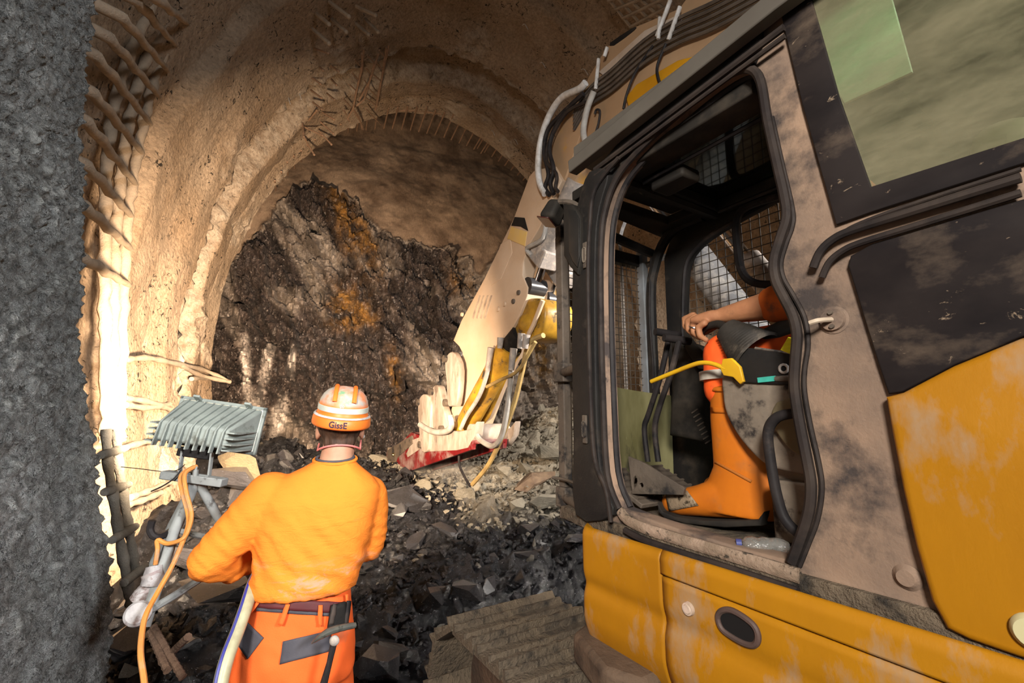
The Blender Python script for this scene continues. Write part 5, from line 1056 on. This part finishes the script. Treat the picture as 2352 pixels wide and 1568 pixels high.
hv = lpoly([(-fw, yf, -fh*1.0), (fw, yf, -fh), (fw, yf, fh), (-fw, yf, fh), (-bw_, yb, -.075), (bw_, yb, -.075), (bw_, yb, -.005), (-bw_, yb, -.005)])
MB().add(hv, [(0, 1, 2, 3), (4, 7, 6, 5), (0, 4, 5, 1), (1, 5, 6, 2), (2, 6, 7, 3), (3, 7, 4, 0)]).build('housing', M_LAMP, LP, bevel=.008)
fr_ = MB()
for a, b in (((-fw-.006, yf, fh+.004), (fw+.006, yf, fh+.004)), ((-fw-.006, yf, -fh-.004), (fw+.006, yf, -fh-.004)), ((-fw-.006, yf, -fh-.004), (-fw-.006, yf, fh+.004)), ((fw+.006, yf, -fh-.004), (fw+.006, yf, fh+.004))):
    c_ = (Vector(a)+Vector(b))/2; d_ = Vector(b)-Vector(a); fr_.box(lc+Rl @ c_-LO, (abs(d_.x)+.014, .016, abs(d_.z)+.014), Rl)
fr_.build('front_frame', M_LAMP, LP, bevel=.002)
MB().box(lc+Rl @ Vector((0, yf+.010, 0))-LO, (2*fw, .004, 2*fh), Rl).build('lamp_glass', M_GLOW, LP, label='glowing front glass')
for k in range(9):
    x = -bw_+.012+k*(2*bw_-.024)/8; xf = x*1.15
    prof = [(xf, yf-.012, fh+.002), (x, yb+.012, .012), (x, yb-.012, -.012), (x, yb-.020, -.095), (x, yb+.006, -.095), (x, yb+.02, -.02), (xf, yf-.02, fh-.012)]
    vs = [lq(p[0]-.003, p[1], p[2]) for p in prof]+[lq(p[0]+.003, p[1], p[2]) for p in prof]; nn = len(prof)
    MB().add(vs, [tuple(range(nn)), tuple(reversed(range(nn, 2*nn)))]+[(i, i+nn, (i+1) % nn+nn, (i+1) % nn) for i in range(nn)]).build('cooling_fin', M_LAMP, LP, bevel=.0015)
for s in (-1, 1):
    for k in range(4):
        z = -.012-k*.022
        vs = [(s*(bw_-.002), yb-.012, z), (s*(bw_+.026), yb-.004, z), (s*(bw_+.034), yb+.02, z), (s*(fw+.004), yf-.02, z+.01-.002*k), (s*(fw-.015), yf-.02, z+.01), (s*(bw_-.002), yb+.02, z)]
        a = [lq(*v) for v in vs]+[lq(v[0], v[1], v[2]-.005) for v in vs]; nn = 6
        MB().add(a, [tuple(range(nn)), tuple(reversed(range(nn, 2*nn)))]+[(i, i+nn, (i+1) % nn+nn, (i+1) % nn) for i in range(nn)]).build('side_fin', M_LAMP, LP)
for x in (-.10, .105): MB().box(lc+Rl @ Vector((x, yf-.012, fh+.006))-LO, (.026, .055, .010), Rl @ Euler((-.45, 0, 0)).to_matrix()).build('frame_clip', M_LAMP, LP, bevel=.002)
MB().box(lc+Rl @ Vector((.01, -.02, -.108))-LO, (.12, .07, .035), Rl).build('junction_box', M_BLK, LP, bevel=.004)
def wl_(px, py, Y): return WY(px, py, Y)-LO
cb0, cb1 = wl_(376, 1089, 1.77), wl_(516, 1108, 1.77); dcb = cb1-cb0
MB().box((cb0+cb1)/2, (dcb.length, .045, .030), dcb.to_track_quat('X', 'Z').to_matrix()).build('crossbar', M_STAND, LP, bevel=.004)
for (x0, y0, x1, y1) in ((420, 1035, 413, 1085), (487, 1040, 480, 1096)):
    MB().tube([wl_(x0, y0, 1.78), wl_(x1, y1, 1.78)], .010, 4, flat=.5).build('yoke_strap', M_STAND, LP)
MB().tube([wl_(412, 1086, 1.77), wl_(480, 1096, 1.77)], .010, 4).build('yoke_base', M_STAND, LP)
c_ = wl_(449, 1086, 1.755); MB().tube([c_+Vector((0, 0, -.012)), c_+Vector((0, 0, .012))], .009, 6).build('bolt', M_STAND, LP); MB().tube([c_+Vector((0, 0, .012)), c_+Vector((0, 0, .024))], .005, 8).build('bolt_thread', M_STAND, LP)
post = [wl_(446, 1112, 1.78), wl_(402, 1215, 1.72), wl_(368, 1320, 1.66), wl_(330, 1440, 1.60)]
MB().tube(post, .019, 12).build('stand_leg', M_STAND, LP)
MB().tube([wl_(438, 1120, 1.80), wl_(396, 1200, 1.82), wl_(352, 1290, 1.84), wl_(340, 1400, 1.85)], .012, 10).build('stand_leg', M_STAND, LP)
MB().tube([wl_(458, 1112, 1.79), wl_(508, 1200, 1.84), wl_(560, 1290, 1.90), wl_(640, 1440, 2.0)], .016, 12).build('stand_leg', M_STAND, LP)
M_WRAP = pm('dirty_clear_wrap', (0.40, 0.38, 0.37), (0.24, 0.22, 0.22), 14, 0.3, dirt=(.14, .10, .09), dscale=16, dlo=.55, dhi=.65, bump=.004, bscale=50)
for a, b, r0, r1 in (((356, 1300), (346, 1345), .026, .030), ((346, 1345), (322, 1382), .030, .036)):
    pts = [wl_(*a, 1.655), (wl_(*a, 1.655)+wl_(*b, 1.64))/2+Vector((.004, 0, 0)), wl_(*b, 1.64)]
    MB().tube(pts, [r0, r1*1.05, r1], 12).build('plug_wrap', M_WRAP, LP)
for y_, x_ in ((1322, 352), (1364, 336)):
    c_ = wl_(x_, y_, 1.648); MB().tube([c_+Vector((-.004, 0, .012)), c_+Vector((.004, 0, -.008))], .036 if y_ > 1350 else .032, 14).build('tape_band', pm('reddish_tape%d' % y_, (.22, .13, .13), (.3, .27, .26), 20, .5), LP)
# gray can, hook, bars, wire and cable round the stand
cd = WY(316, 1408, 1.56); o = empty('round_cap', 'grey round cap beside the foot of the flood lamp stand', 'cap', cd); o.rotation_euler = (radians(62), radians(10), radians(25))
MB().lathe([(0, .004), (.030, .003), (.037, -.004), (.037, -.02), (0, -.02)], Matrix.Identity(4), 24).build('cap_body', M_WRAP, o)
MB().lathe([(.012, -.02), (.012, -.09)], Matrix.Identity(4), 10).build('stub', M_STEEL, o)
def single(name, mb, mat, label, cat, group=None, **k): o = mb.build(name, mat, None, **k); return tag(o, label, cat, group)
single('pipe_hook', MB().tube(smooth_path([WY(350, 1195, 1.66), WY(345, 1215, 1.66), WY(352, 1230, 1.66), WY(370, 1232, 1.68), WY(398, 1215, 1.74)], 5), .0115, 8), M_RUB, 'dark bent pipe hook sticking up beside the stand leg', 'hook')
cabA = [WY(452, 1070, 1.76), WY(425, 1088, 1.72), WY(428, 1130, 1.70), WY(440, 1180, 1.69), WY(432, 1218, 1.68), WY(418, 1238, 1.66), WY(385, 1248, 1.66), WY(362, 1240, 1.655), WY(362, 1262, 1.65), WY(357, 1296, 1.65)]
cabB = [WY(446, 1072, 1.77), WY(416, 1092, 1.73), WY(419, 1130, 1.71), WY(432, 1180, 1.70), WY(430, 1215, 1.69), WY(400, 1290, 1.62), WY(362, 1360, 1.56), WY(338, 1405, 1.50), WY(328, 1440, 1.47), WY(323, 1500, 1.42), WY(332, 1575, 1.38), WY(335, 1700, 1.3)]
single('lamp_cable', MB().tube(smooth_path(cabB, 7), .0078, 8), M_CABLE, 'long orange cable hanging from the flood lamp to the ground', 'cable')
single('plug_cable', MB().tube(smooth_path(cabA, 7), .0072, 8), M_CABLE, 'short orange cable looping from the flood lamp into the wrapped plug', 'cable')
single('tie_wire', MB().tube(smooth_path([WY(278, 1072, 1.9), WY(320, 1076, 1.85), WY(380, 1083, 1.80), WY(410, 1078, 1.77), WY(425, 1066, 1.77)], 6), .0016, 5), M_RUB, 'thin black wire running from the wall to the flood lamp crossbar', 'wire')
single('cable_tie', MB().tube(smooth_path([WY(415, 1080, 1.74), WY(400, 1098, 1.735), WY(375, 1115, 1.74), WY(347, 1128, 1.74)], 5), .0028, 5), M_RUB, 'dark cable tie end hanging off the flood lamp crossbar', 'tie')
def ribbed(p0, p1, r, rib=.018):
    m = MB(); p0, p1 = Vector(p0), Vector(p1); d_ = p1-p0; L_ = d_.length; nrib = max(3, int(L_/rib)); pts = []; rs = []
    for i in range(nrib*3+1): pts.append(p0+d_*i/(nrib*3)); rs.append(r*(1.10 if i % 3 == 0 else .96))
    return m.tube(pts, rs, 8)
single('ribbed_bar', ribbed(WY(400, 1216, 1.95), WY(520, 1244, 2.05), .0115), M_STAND, 'grey ribbed steel bar lying level behind the flood lamp stand', 'bar')
single('support_bar', MB().tube([WY(338, 1405, 1.60), WY(400, 1368, 1.68), WY(462, 1328, 1.78)], .0125, 8), M_STAND, 'grey round bar rising from the stand foot to the elbow of the helmeted person', 'bar')
for p0, p1, lb in (((352, 1440), (420, 1555), 'ribbed bar lying down the dark slope, nearest the stand foot'), ((345, 1450), (385, 1540), 'short ribbed bar lying close against the grey wall foot'), ((372, 1520), (432, 1462), 'grey bar crossing the ribbed bars on the dark slope')):
    single('slope_bar', ribbed(WY(*p0, 1.72), WY(*p1, 1.62), .0115), M_BROWN, lb, 'bar')
# white-blue hose beside the worker
n = N('white_blue_hose'); sx = n.n('ShaderNodeSeparateXYZ'); n.l(n.co, sx.inputs[0]); n.color(n.mix(n.ramp(n.noise(30, 5), .4, .7), (.40, .38, .24), (.29, .27, .165))); n.rough(.4); M_WHOSE = n.m
hp = [WY(592, 1318, 1.72), WY(580, 1345, 1.66), WY(566, 1390, 1.60), WY(545, 1450, 1.55), WY(522, 1510, 1.50), WY(505, 1580, 1.46), WY(490, 1700, 1.40), WY(480, 1900, 1.36)]
hs = smooth_path(hp, 7); ho = single('water_hose', MB().tube(hs, .0205, 12), M_WHOSE, 'pale yellowish hose with blue stripe beside the left hip of the helmeted person', 'hose')
MB().tube([p+(EYE-p).normalized()*.0175+Vector((-.0135, 0, .004)) for p in hs], .0062, 6).build('blue_stripe', pm('blue_stripe', (.03, .035, .25), (.05, .05, .2), 20, .4), ho)
single('grey_pipe', MB().cyl(WY(560, 1262, 2.05), WY(596, 1312, 1.92), .0095, 8), M_STAND, 'thin grey pipe end showing under the left sleeve of the helmeted person', 'pipe')

# ---- points on the lining
def hit_lining(px, py, inset=0.05):
    poly = [(PROF[i, 0]-NRM[i, 0]*inset, PROF[i, 1]-NRM[i, 1]*inset) for i in range(0, NS, 3)]+[(PROF[-1, 0]-NRM[-1, 0]*inset, PROF[-1, 1])]
    lo, hi = 1.0, 9.0
    ins_ = lambda t: inpoly(np.array([[TT(px, py, t).x, TT(px, py, t).z]]), poly)[0]
    if ins_(hi): return WT(px, py, 7.3)
    for _ in range(26):
        mid = (lo+hi)/2
        if ins_(mid): lo = mid
        else: hi = mid
    return WT(px, py, lo)
# lattice girder on the left wall: three coated chords with cross bars
LG = empty('lattice_girder', 'shotcrete-coated lattice girder curving up the left wall behind the grey lining edge', 'girder', tw(-1.4, 4, 0)); LGO = Vector(LG.location)
chC = [(455, -20), (400, 75), (365, 150), (340, 240), (320, 330), (303, 430), (291, 530), (285, 640), (281, 780), (277, 960), (278, 1010)]
chB = [(412, -20), (365, 75), (330, 150), (305, 240), (288, 330), (275, 430), (267, 530), (262, 640), (260, 780), (260, 960), (258, 1010)]
chA = [(365, -20), (320, 75), (288, 150), (262, 250), (248, 350), (243, 450), (240, 640), (243, 780), (245, 960), (244, 1010)]
for ch, t, mt in ((chC, 4.22, M_BAR), (chB, 4.02, M_BAR), (chA, 3.80, M_BAR)):
    pts = smooth_path([WT(x, y, t)-LGO for x, y in ch], 6)
    jit = [p+Vector((.006*sin(i*2.1), .006*cos(i*1.7), 0)) for i, p in enumerate(pts)]
    MB().tube(jit, [.036+.005*sin(i*1.3)+.004*sin(i*3.1) for i in range(len(jit))], 9).build('girder_chord', mt, LG, smooth=60)
for (a, b) in (((350, -10), (432, 55)), ((312, 0), (403, 104)), ((280, 40), (386, 162)), ((250, 86), (366, 222)), ((220, 128), (346, 284)), ((212, 212), (328, 352)), ((198, 278), (313, 424)), ((196, 378), (303, 497)), ((192, 472), (301, 572)), ((188, 592), (297, 655))):
    p0, p1 = WT(*a, 2.66), WT(*b, 4.25)
    pts = [p0+(p0-p1).normalized()*.30-TR_*.16-LGO]+[p0+(p1-p0)*u-LGO for u in np.linspace(0, 1, 11)]
    MB().tube([p+Vector((.005*sin(i*2.3), 0, .006*cos(i*1.9))) for i, p in enumerate(pts)], [.030-.010*i/11+.003*sin(i*2.7) for i in range(12)], 9).build('cross_bar', M_BAR, LG, smooth=60)
for ch, t in (([(268, 985), (272, 1060), (286, 1150), (300, 1240), (312, 1310)], 2.80), ([(244, 985), (248, 1060), (262, 1150), (276, 1240), (292, 1330), (300, 1390)], 2.70)):
    pts = smooth_path([WT(x, y, t)-LGO for x, y in ch], 6); MB().tube(pts, [.020+.003*sin(i*1.3)+.002*sin(i*3.1) for i in range(len(pts))], 9).build('girder_chord', M_BARSHADE, LG, smooth=60)
for (a, b, t0, t1) in (((232, 1045), (290, 1028), 2.62, 2.85), ((240, 1130), (296, 1112), 2.62, 2.85), ((258, 1240), (312, 1208), 2.60, 2.82), ((285, 1338), (335, 1300), 2.60, 2.80)):
    p0, p1 = WT(*a, t0)-LGO, WT(*b, t1)-LGO; MB().tube([p0+(p1-p0)*u for u in np.linspace(0, 1, 6)], [.018, .021, .019, .022, .020, .016], 9).build('cross_bar', M_BARSHADE, LG, smooth=60)
# coated wall bars lower on the left wall
for pts in ([(288, 826), (340, 822), (400, 834), (470, 850), (528, 877)], [(286, 914), (340, 922), (392, 940)], [(288, 930), (340, 936), (388, 928)], [(262, 1034), (320, 1018), (375, 1005)], [(300, 1142), (345, 1126), (390, 1108)], [(290, 1160), (330, 1148), (368, 1132)], [(415, 838), (462, 862), (528, 877)], [(440, 870), (480, 868), (528, 877)]):
    P = [hit_lining(x, y, .07) for x, y in pts]
    if pts[-1] == (528, 877): P[-1] = WT(528, 877, 7.0)
    o = MB().tube(smooth_path(P, 5), [.026+.006*sin(i*1.9) for i in range(len(smooth_path(P, 5)))], 8).build('wall_bar', M_BAR, bpy.data.objects['wall_left_far'], smooth=60)
# crown: ladder girder and loose stubs, spiles over the face
CE = bpy.data.objects['ceiling']
def cpx(x, y): return (660+x/3.408, y/3.408)
LD = empty('ladder_girder', 'thin rusty ladder-like girder bars hanging in the tunnel crown above the rock face', 'girder', hit_lining(850, 190, .1)); LDO = Vector(LD.location)
def lad(pts, r, ins_=.14): return MB().tube([hit_lining(*cpx(*p), ins_)-LDO for p in pts], r, 6)
for pts in ([(585, 420), (590, 520), (545, 700), (515, 850), (470, 930)], [(600, 380), (575, 560), (530, 760)], [(715, 420), (675, 520), (625, 700), (600, 780), (540, 830)], [(700, 470), (650, 620), (560, 790)], [(795, 350), (750, 560), (715, 720), (690, 860)], [(775, 370), (742, 600), (700, 830)], [(515, 850), (560, 920), (595, 1012)], [(525, 870), (575, 960), (585, 1010)]): lad(pts, .014).build('girder_chord', M_REB, LD)
for a, b in (((525, 465), (580, 525)), ((505, 565), (560, 630)), ((485, 660), (545, 715)), ((435, 770), (500, 840)), ((625, 430), (680, 490)), ((615, 530), (660, 590)), ((600, 620), (640, 690)), ((690, 480), (745, 540)), ((670, 580), (735, 635)), ((640, 695), (710, 765)), ((610, 760), (700, 830)), ((720, 395), (760, 440)), ((440, 860), (465, 900)), ((615, 850), (730, 975))): lad([a, b], .010).build('girder_rung', M_REB, LD)
for a, b in (((175, 595), (260, 655)), ((185, 705), (265, 765)), ((320, 500), (400, 555)), ((345, 620), (385, 665)), ((310, 730), (370, 780)), ((275, 880), (365, 935)), ((260, 955), (360, 1045)), ((125, 990), (275, 1060)), ((245, 1020), (345, 1130)), ((135, 1080), (210, 1210)), ((330, 15), (480, 130)), ((230, 110), (325, 190)), ((200, 230), (325, 340)), ((350, 150), (460, 250)), ((540, 190), (635, 270)), ((610, 150), (710, 250)), ((540, 50), (690, 120)), ((210, 380), (320, 415)), ((165, 945), (230, 865)), ((200, 800), (270, 855)), ((240, 510), (280, 550)), ((120, 965), (130, 1070))):
    p0 = hit_lining(*cpx(*a), -.02); d_ = (p0-EYE).length; p1 = EYE+ray(*cpx(*b)).normalized()*(d_-.22)
    big = a[1] < 260
    m = MB().tube([p0, p1], .022 if big else .013, 7); m.ball(p1, .026 if big else .018, 8); m.build('rebar_stub', M_BAR if big else M_REB, CE)
sp = [(480, 960, 475, 1040), (555, 930, 543, 1025), (630, 900, 615, 1015), (705, 880, 685, 1010), (785, 880, 755, 1005), (858, 875, 822, 1005), (933, 870, 895, 1010), (1005, 875, 963, 1018), (1080, 880, 1028, 1030), (1147, 900, 1092, 1042), (1218, 915, 1157, 1053), (1288, 925, 1225, 1075), (1350, 955, 1283, 1092), (1412, 975, 1345, 1117), (1480, 995, 1402, 1140), (1540, 1030, 1460, 1167), (1558, 1040, 1488, 1160), (1600, 1065, 1515, 1198), (1615, 1070, 1543, 1192), (1672, 1110, 1600, 1225), (1730, 1140, 1652, 1260), (1778, 1185, 1702, 1295), (1830, 1230, 1750, 1330), (1880, 1270, 1800, 1370), (1920, 1310, 1845, 1410), (415, 985, 400, 1030), (330, 1030, 325, 1075), (268, 1070, 268, 1115), (215, 1105, 212, 1160), (158, 1150, 158, 1210), (108, 1195, 108, 1262), (52, 1240, 55, 1315), (0, 1290, 3, 1370), (-45, 1360, -40, 1420), (-95, 1430, -88, 1490)]
for x0, y0, x1, y1 in sp:
    p0, p1 = WT(*cpx(x0, y0), 7.36), WT(*cpx(x1, y1), 7.95)
    MB().tube([p0-(p1-p0)*.25, p1], .0135, 6).build('spile', M_REB, CE)
lip = [hit_lining(*cpx(x, y), .0) for x, y in [(380, 1000), (450, 945), (600, 890), (760, 868), (930, 862), (1100, 872), (1250, 902), (1400, 955), (1550, 1020), (1700, 1110)]]
MB().tube(smooth_path([WT(*cpx(x, y), 7.38) for x, y in [(600, 895), (760, 872), (930, 864), (1100, 876), (1250, 905), (1400, 960), (1530, 1022)]], 4), .014, 6).build('lip_bar', M_REB, CE)
# grid of girder bars top right above the boom
for k in range(5):
    a, b = (1396+k*22, -4-k*2), (1450+k*22, 64-k*8)
    MB().tube([hit_lining(*a, .10), hit_lining(*b, .10)], .018, 6).build('grid_bar', M_BAR, bpy.data.objects['wall_right_far'])
for k in range(4):
    a, b = (1396+k*17, 2+k*20), (1396+k*17+100, -34+k*14)
    MB().tube([hit_lining(*a, .12), hit_lining(*b, .12)], .018, 6).build('grid_bar', M_BAR, bpy.data.objects['wall_right_far'])
for (x, y) in [(1200, 58), (1335, 160), (1240, 145), (1215, 290), (690, 215), (665, 225), (1128, 300), (1180, 320)]:
    p0 = hit_lining(x, y, 0); P = [p0, p0+Vector((.03, -.08, -.06)), p0+Vector((.07, -.10, -.16))]
    MB().tube(smooth_path(P, 4), .006, 5).build('wire_end', M_HOSEW, CE)

# ---- rocks
def rock_mesh(seed, slab=.5):
    rg = np.random.default_rng(seed); bm = bmesh.new()
    P = rg.normal(size=(15, 3)); P /= np.linalg.norm(P, axis=1)[:, None]; P *= rg.uniform(.75, 1.1, size=(15, 1)); P *= np.array([1, rg.uniform(.6, .85), slab*rg.uniform(.7, 1.2)])
    for p in P: bm.verts.new(p)
    r = bmesh.ops.convex_hull(bm, input=bm.verts); bmesh.ops.delete(bm, geom=[g for g in r['geom_interior'] if isinstance(g, bmesh.types.BMVert)], context='VERTS')
    bmesh.ops.dissolve_limit(bm, angle_limit=radians(9), verts=bm.verts, edges=bm.edges)
    me = bpy.data.meshes.new('rock'); bm.to_mesh(me); bm.free(); return me
def rockmat(name, a, b, rough, hi):
    n = N(name); oi = n.n('ShaderNodeObjectInfo'); c_ = n.mix(n.ramp(n.noise(2.2, 8, .75), .35, .7), a, b)
    c_ = n.mix(n.ramp(n.noise(9, 8, .75, n.mapping((1, 1, 3))), .58, .70), c_, hi); c_ = n.mix(n.ramp(n.noise(26, 4, .7), .66, .70), c_, n.mix(.6, hi, (.45, .44, .46))); c_ = n.mix(oi.outputs['Random'], n.mix(.35, c_, hi), n.mix(.5, c_, (.015, .014, .014))); n.color(c_); n.rough(rough); n.b.inputs['Coat Weight'].default_value = .6 if rough < .5 else 0; n.b.inputs['Coat Roughness'].default_value = .22; n.bump(n.noise(4, 9, .75, n.mapping((1, 1, 3.5))), .25, .7); return n.m  # finest flecks are sparkle painted into the rock colour
M_RD = rockmat('black_wet_rock', (.008, .008, .009), (.036, .035, .039), .27, (.10, .098, .11)); M_RD.node_tree.nodes['Principled BSDF'].inputs['Specular IOR Level'].default_value = .5
M_RP = rockmat('pale_green_rock', (.26, .23, .16), (.46, .41, .31), .8, (.64, .58, .48))
M_RO = rockmat('ochre_rock', (.16, .11, .05), (.34, .25, .12), .7, (.5, .43, .3))
def lib(mat, n_, s0, slab):
    out = []
    for i in range(n_):
        me = rock_mesh(s0+i, slab); me.materials.append(mat); out.append(me)
    return out
RDL, RPL, ROL = lib(M_RD, 9, 100, .55), lib(M_RP, 9, 200, .42), lib(M_RO, 5, 300, .42)
def floor_h(r, t): return float(height(r, t)[0])
def blocked(r, t, rad):
    P = tw(r, t, 0); m_ = mloc(P)
    if -1.3 < m_.x < 2.42+rad and -.42-rad < m_.y < .44+rad: return True
    if -1.6 < m_.x < 2.0 and m_.y < .2: return True
    if (P-Vector((-.74, 1.76, 0))).length < .42+rad: return True
    if t < 2.55 or r < -1.25: return True
    return False
def pale_at(r, t): return (r-1.05+0.22*(t-5.5)) > RNG.normal()*.18 and t > 4.35
rg = np.random.default_rng(5); placed = []; cnt = {'d': 0, 'p': 0, 'o': 0}; tries = 0
while (cnt['d'] < 185 or cnt['p'] < 95) and tries < 6000:
    tries += 1; r, t = rg.uniform(-1.2, 3.4), 2.6+5.2*rg.uniform()**1.35; s = .05+.17*rg.uniform()**2.4
    if blocked(r, t, s) or any((r-a)**2+(t-b)**2 < (.72*(s+c))**2 for a, b, c in placed): continue
    kind = 'p' if pale_at(r, t) else 'd'
    if kind == 'p' and rg.uniform() < .14: kind = 'o'
    if cnt[kind] >= {'d': 185, 'p': 95, 'o': 20}[kind]: continue
    L_ = {'d': RDL, 'p': RPL, 'o': ROL}[kind]; me = L_[int(rg.integers(len(L_)))]
    o = link('rock', me); P = tw(r, t, floor_h(r, t)+s*.26); o.location = P; o.rotation_euler = (rg.normal()*.45, rg.normal()*.45, rg.uniform(0, 6.28)); k = rg.uniform(.8, 1.2); o.scale = (s*k, s/k, s)
    if kind == 'd': tag(o, 'black glistening angular rock lying loose in the dark spoil heap', 'rock', 'black rocks of the dark spoil heap')
    elif kind == 'p': tag(o, 'pale grey-green angular rock lying loose in the light spoil heap', 'rock', 'pale rocks of the light spoil heap')
    else: tag(o, 'ochre brown angular rock lying loose among pale grey-green rocks', 'rock', 'ochre rocks of the light spoil heap')
    placed.append((r, t, s)); cnt[kind] += 1
def big_rock(px, py, t, sc, rot, mat, seed, slab, label):
    me = rock_mesh(seed, slab); me.materials.append(mat); o = link('boulder', me); o.location = WT(px, py, t); o.scale = sc; o.rotation_euler = rot; tag(o, label, 'rock'); return o
big_rock(548, 1062, 5.0, (.30, .22, .26), (.35, .35, -.5), rockmat('lichen_rock', (.09, .07, .045), (.22, .17, .10), .85, (.34, .26, .12)), 411, .5, 'large ochre-topped slab of rock right behind the flood lamp')
big_rock(560, 1095, 4.85, (.30, .25, .25), (.1, .2, .4), M_RD, 412, .6, 'dark split boulder under the ochre-topped slab behind the flood lamp')
big_rock(535, 1340, 3.1, (.30, .22, .18), (.1, .1, .3), M_RD, 413, .6, 'layered wet black boulder beneath the left elbow of the helmeted person')
big_rock(1012, 1375, 3.32, (.17, .14, .15), (.2, .2, .9), M_RD, 414, .8, 'bluish shining boulder just ahead of the excavator track')
big_rock(930, 1150, 5.0, (.30, .24, .26), (.4, .1, .3), M_RD, 416, .8, 'tall black boulder standing in front of the red bucket')
big_rock(905, 1500, 2.95, (.16, .13, .14), (.1, .4, .2), M_RD, 417, .7, 'wet black boulder low beside the track front, right of the helmeted person')
big_rock(1225, 1100, 5.2, (.32, .2, .2), (.3, -.3, .4), pm('brown_slab', (.12, .08, .055), (.2, .14, .09), 3, .8, bump=.01, bscale=20), 418, .4, 'brown slab lying flat in the pale spoil heap')
big_rock(1262, 1045, 5.9, (.28, .2, .3), (.5, .5, .4), M_RP, 419, .5, 'largest cream boulder of the pale spoil heap beside the cab guard')
# fine rubble, one mass of thousands of small fragments
tv, tf, off_ = [], [], 0; tmpl = []
for i in range(6):
    me = rock_mesh(500+i, .5); tmpl.append((npverts(me), [tuple(p.vertices) for p in me.polygons]))
colr = []
Nf = 8500; rr = rg.uniform(-1.3, 3.6, Nf*2); tt = 2.5+5.4*rg.uniform(size=Nf*2)**1.1; hh = height(rr, tt); n_in = 0
for r, t, h in zip(rr, tt, hh):
    if n_in >= Nf: break
    if blocked(r, t, .0) and not (t > 2.2 and r > 1.3): continue
    n_in += 1; v, f = tmpl[n_in % 6]; s = .012+.05*rg.uniform()**2.2; R_3 = np.array(Euler((rg.normal()*.6, rg.normal()*.6, rg.uniform(0, 6.3))).to_matrix())
    P = tw(r, t, h+s*.3+.02*rg.normal()); vv = (v*s*rg.uniform(.7, 1.3, 3))@R_3.T+np.array(P); tv.append(vv); tf += [tuple(i+off_ for i in q) for q in f]; off_ += len(v)
    c_ = .95 if pale_at(r, t) else .0; colr += [c_*(.6+.4*rg.uniform())+(.25 if rg.uniform() < .03 else 0)]*len(v)
me = bpy.data.meshes.new('rubble'); me.from_pydata(np.concatenate(tv).tolist(), [], tf); me.materials.append(M_SPOIL); setcol(me, np.stack([np.array(colr)]*3, 1))
o = link('rubble', me); stuff(o); o['label'] = 'small broken rock fragments covering the spoil heap'; o['category'] = 'rubble'
# clear crumpled bottle by the seat
cb = mw(*ML(1752, 1208, -.07)); cb.z = 1.285
o = empty('plastic_bottle', 'crumpled clear plastic bottle lying on the muddy cab floor by the boot heel', 'bottle', cb)
gm = N('clear_plastic'); gm.b.inputs['Transmission Weight'].default_value = .85; gm.b.inputs['Roughness'].default_value = .12; gm.color((.8, .78, .72)); gm.bump(gm.noise(40, 3), .01)
m = MB().tube([(x, .004*sin(x*90), 0) for x in np.linspace(-.06, .06, 9)], [.008, .026, .030, .026, .031, .027, .031, .028, .02], 14, flat=.75); b_ = m.build('bottle_body', gm.m, o); o.rotation_euler = (0, 0, radians(-20))
MB().cyl((-.072, 0, 0), (-.058, 0, 0), .012, 12).build('bottle_cap', pm('blue_cap', (.05, .06, .2), None, rough=.5), o)

# spray and dust hanging under the bucket
cm_ = MB().ball((0, 0, 0), 1.0, 20); n = N('dust_haze'); n.t.nodes.remove(n.b); pv = n.n('ShaderNodeVolumePrincipled'); pv.inputs['Color'].default_value = (.85, .8, .76, 1)
gr = n.n('ShaderNodeTexGradient', gradient_type='SPHERICAL'); n.l(n.co, gr.inputs[0]); dn = n.math('MULTIPLY', n.math('MULTIPLY', n.ramp(n.noise(2.2, 4, .6), .40, .70), gr.outputs['Fac']), 1.6); n.l(dn, pv.inputs['Density'])
n.l(pv.outputs[0], n.t.nodes['Material Output'].inputs['Volume'])
o = cm_.build('dust_cloud', n.m); o.location = WT(1010, 1085, 6.0); o.scale = (.55, .45, .34); stuff(o); o['label'] = 'thin haze of spray and dust under the bucket'; o['category'] = 'dust'
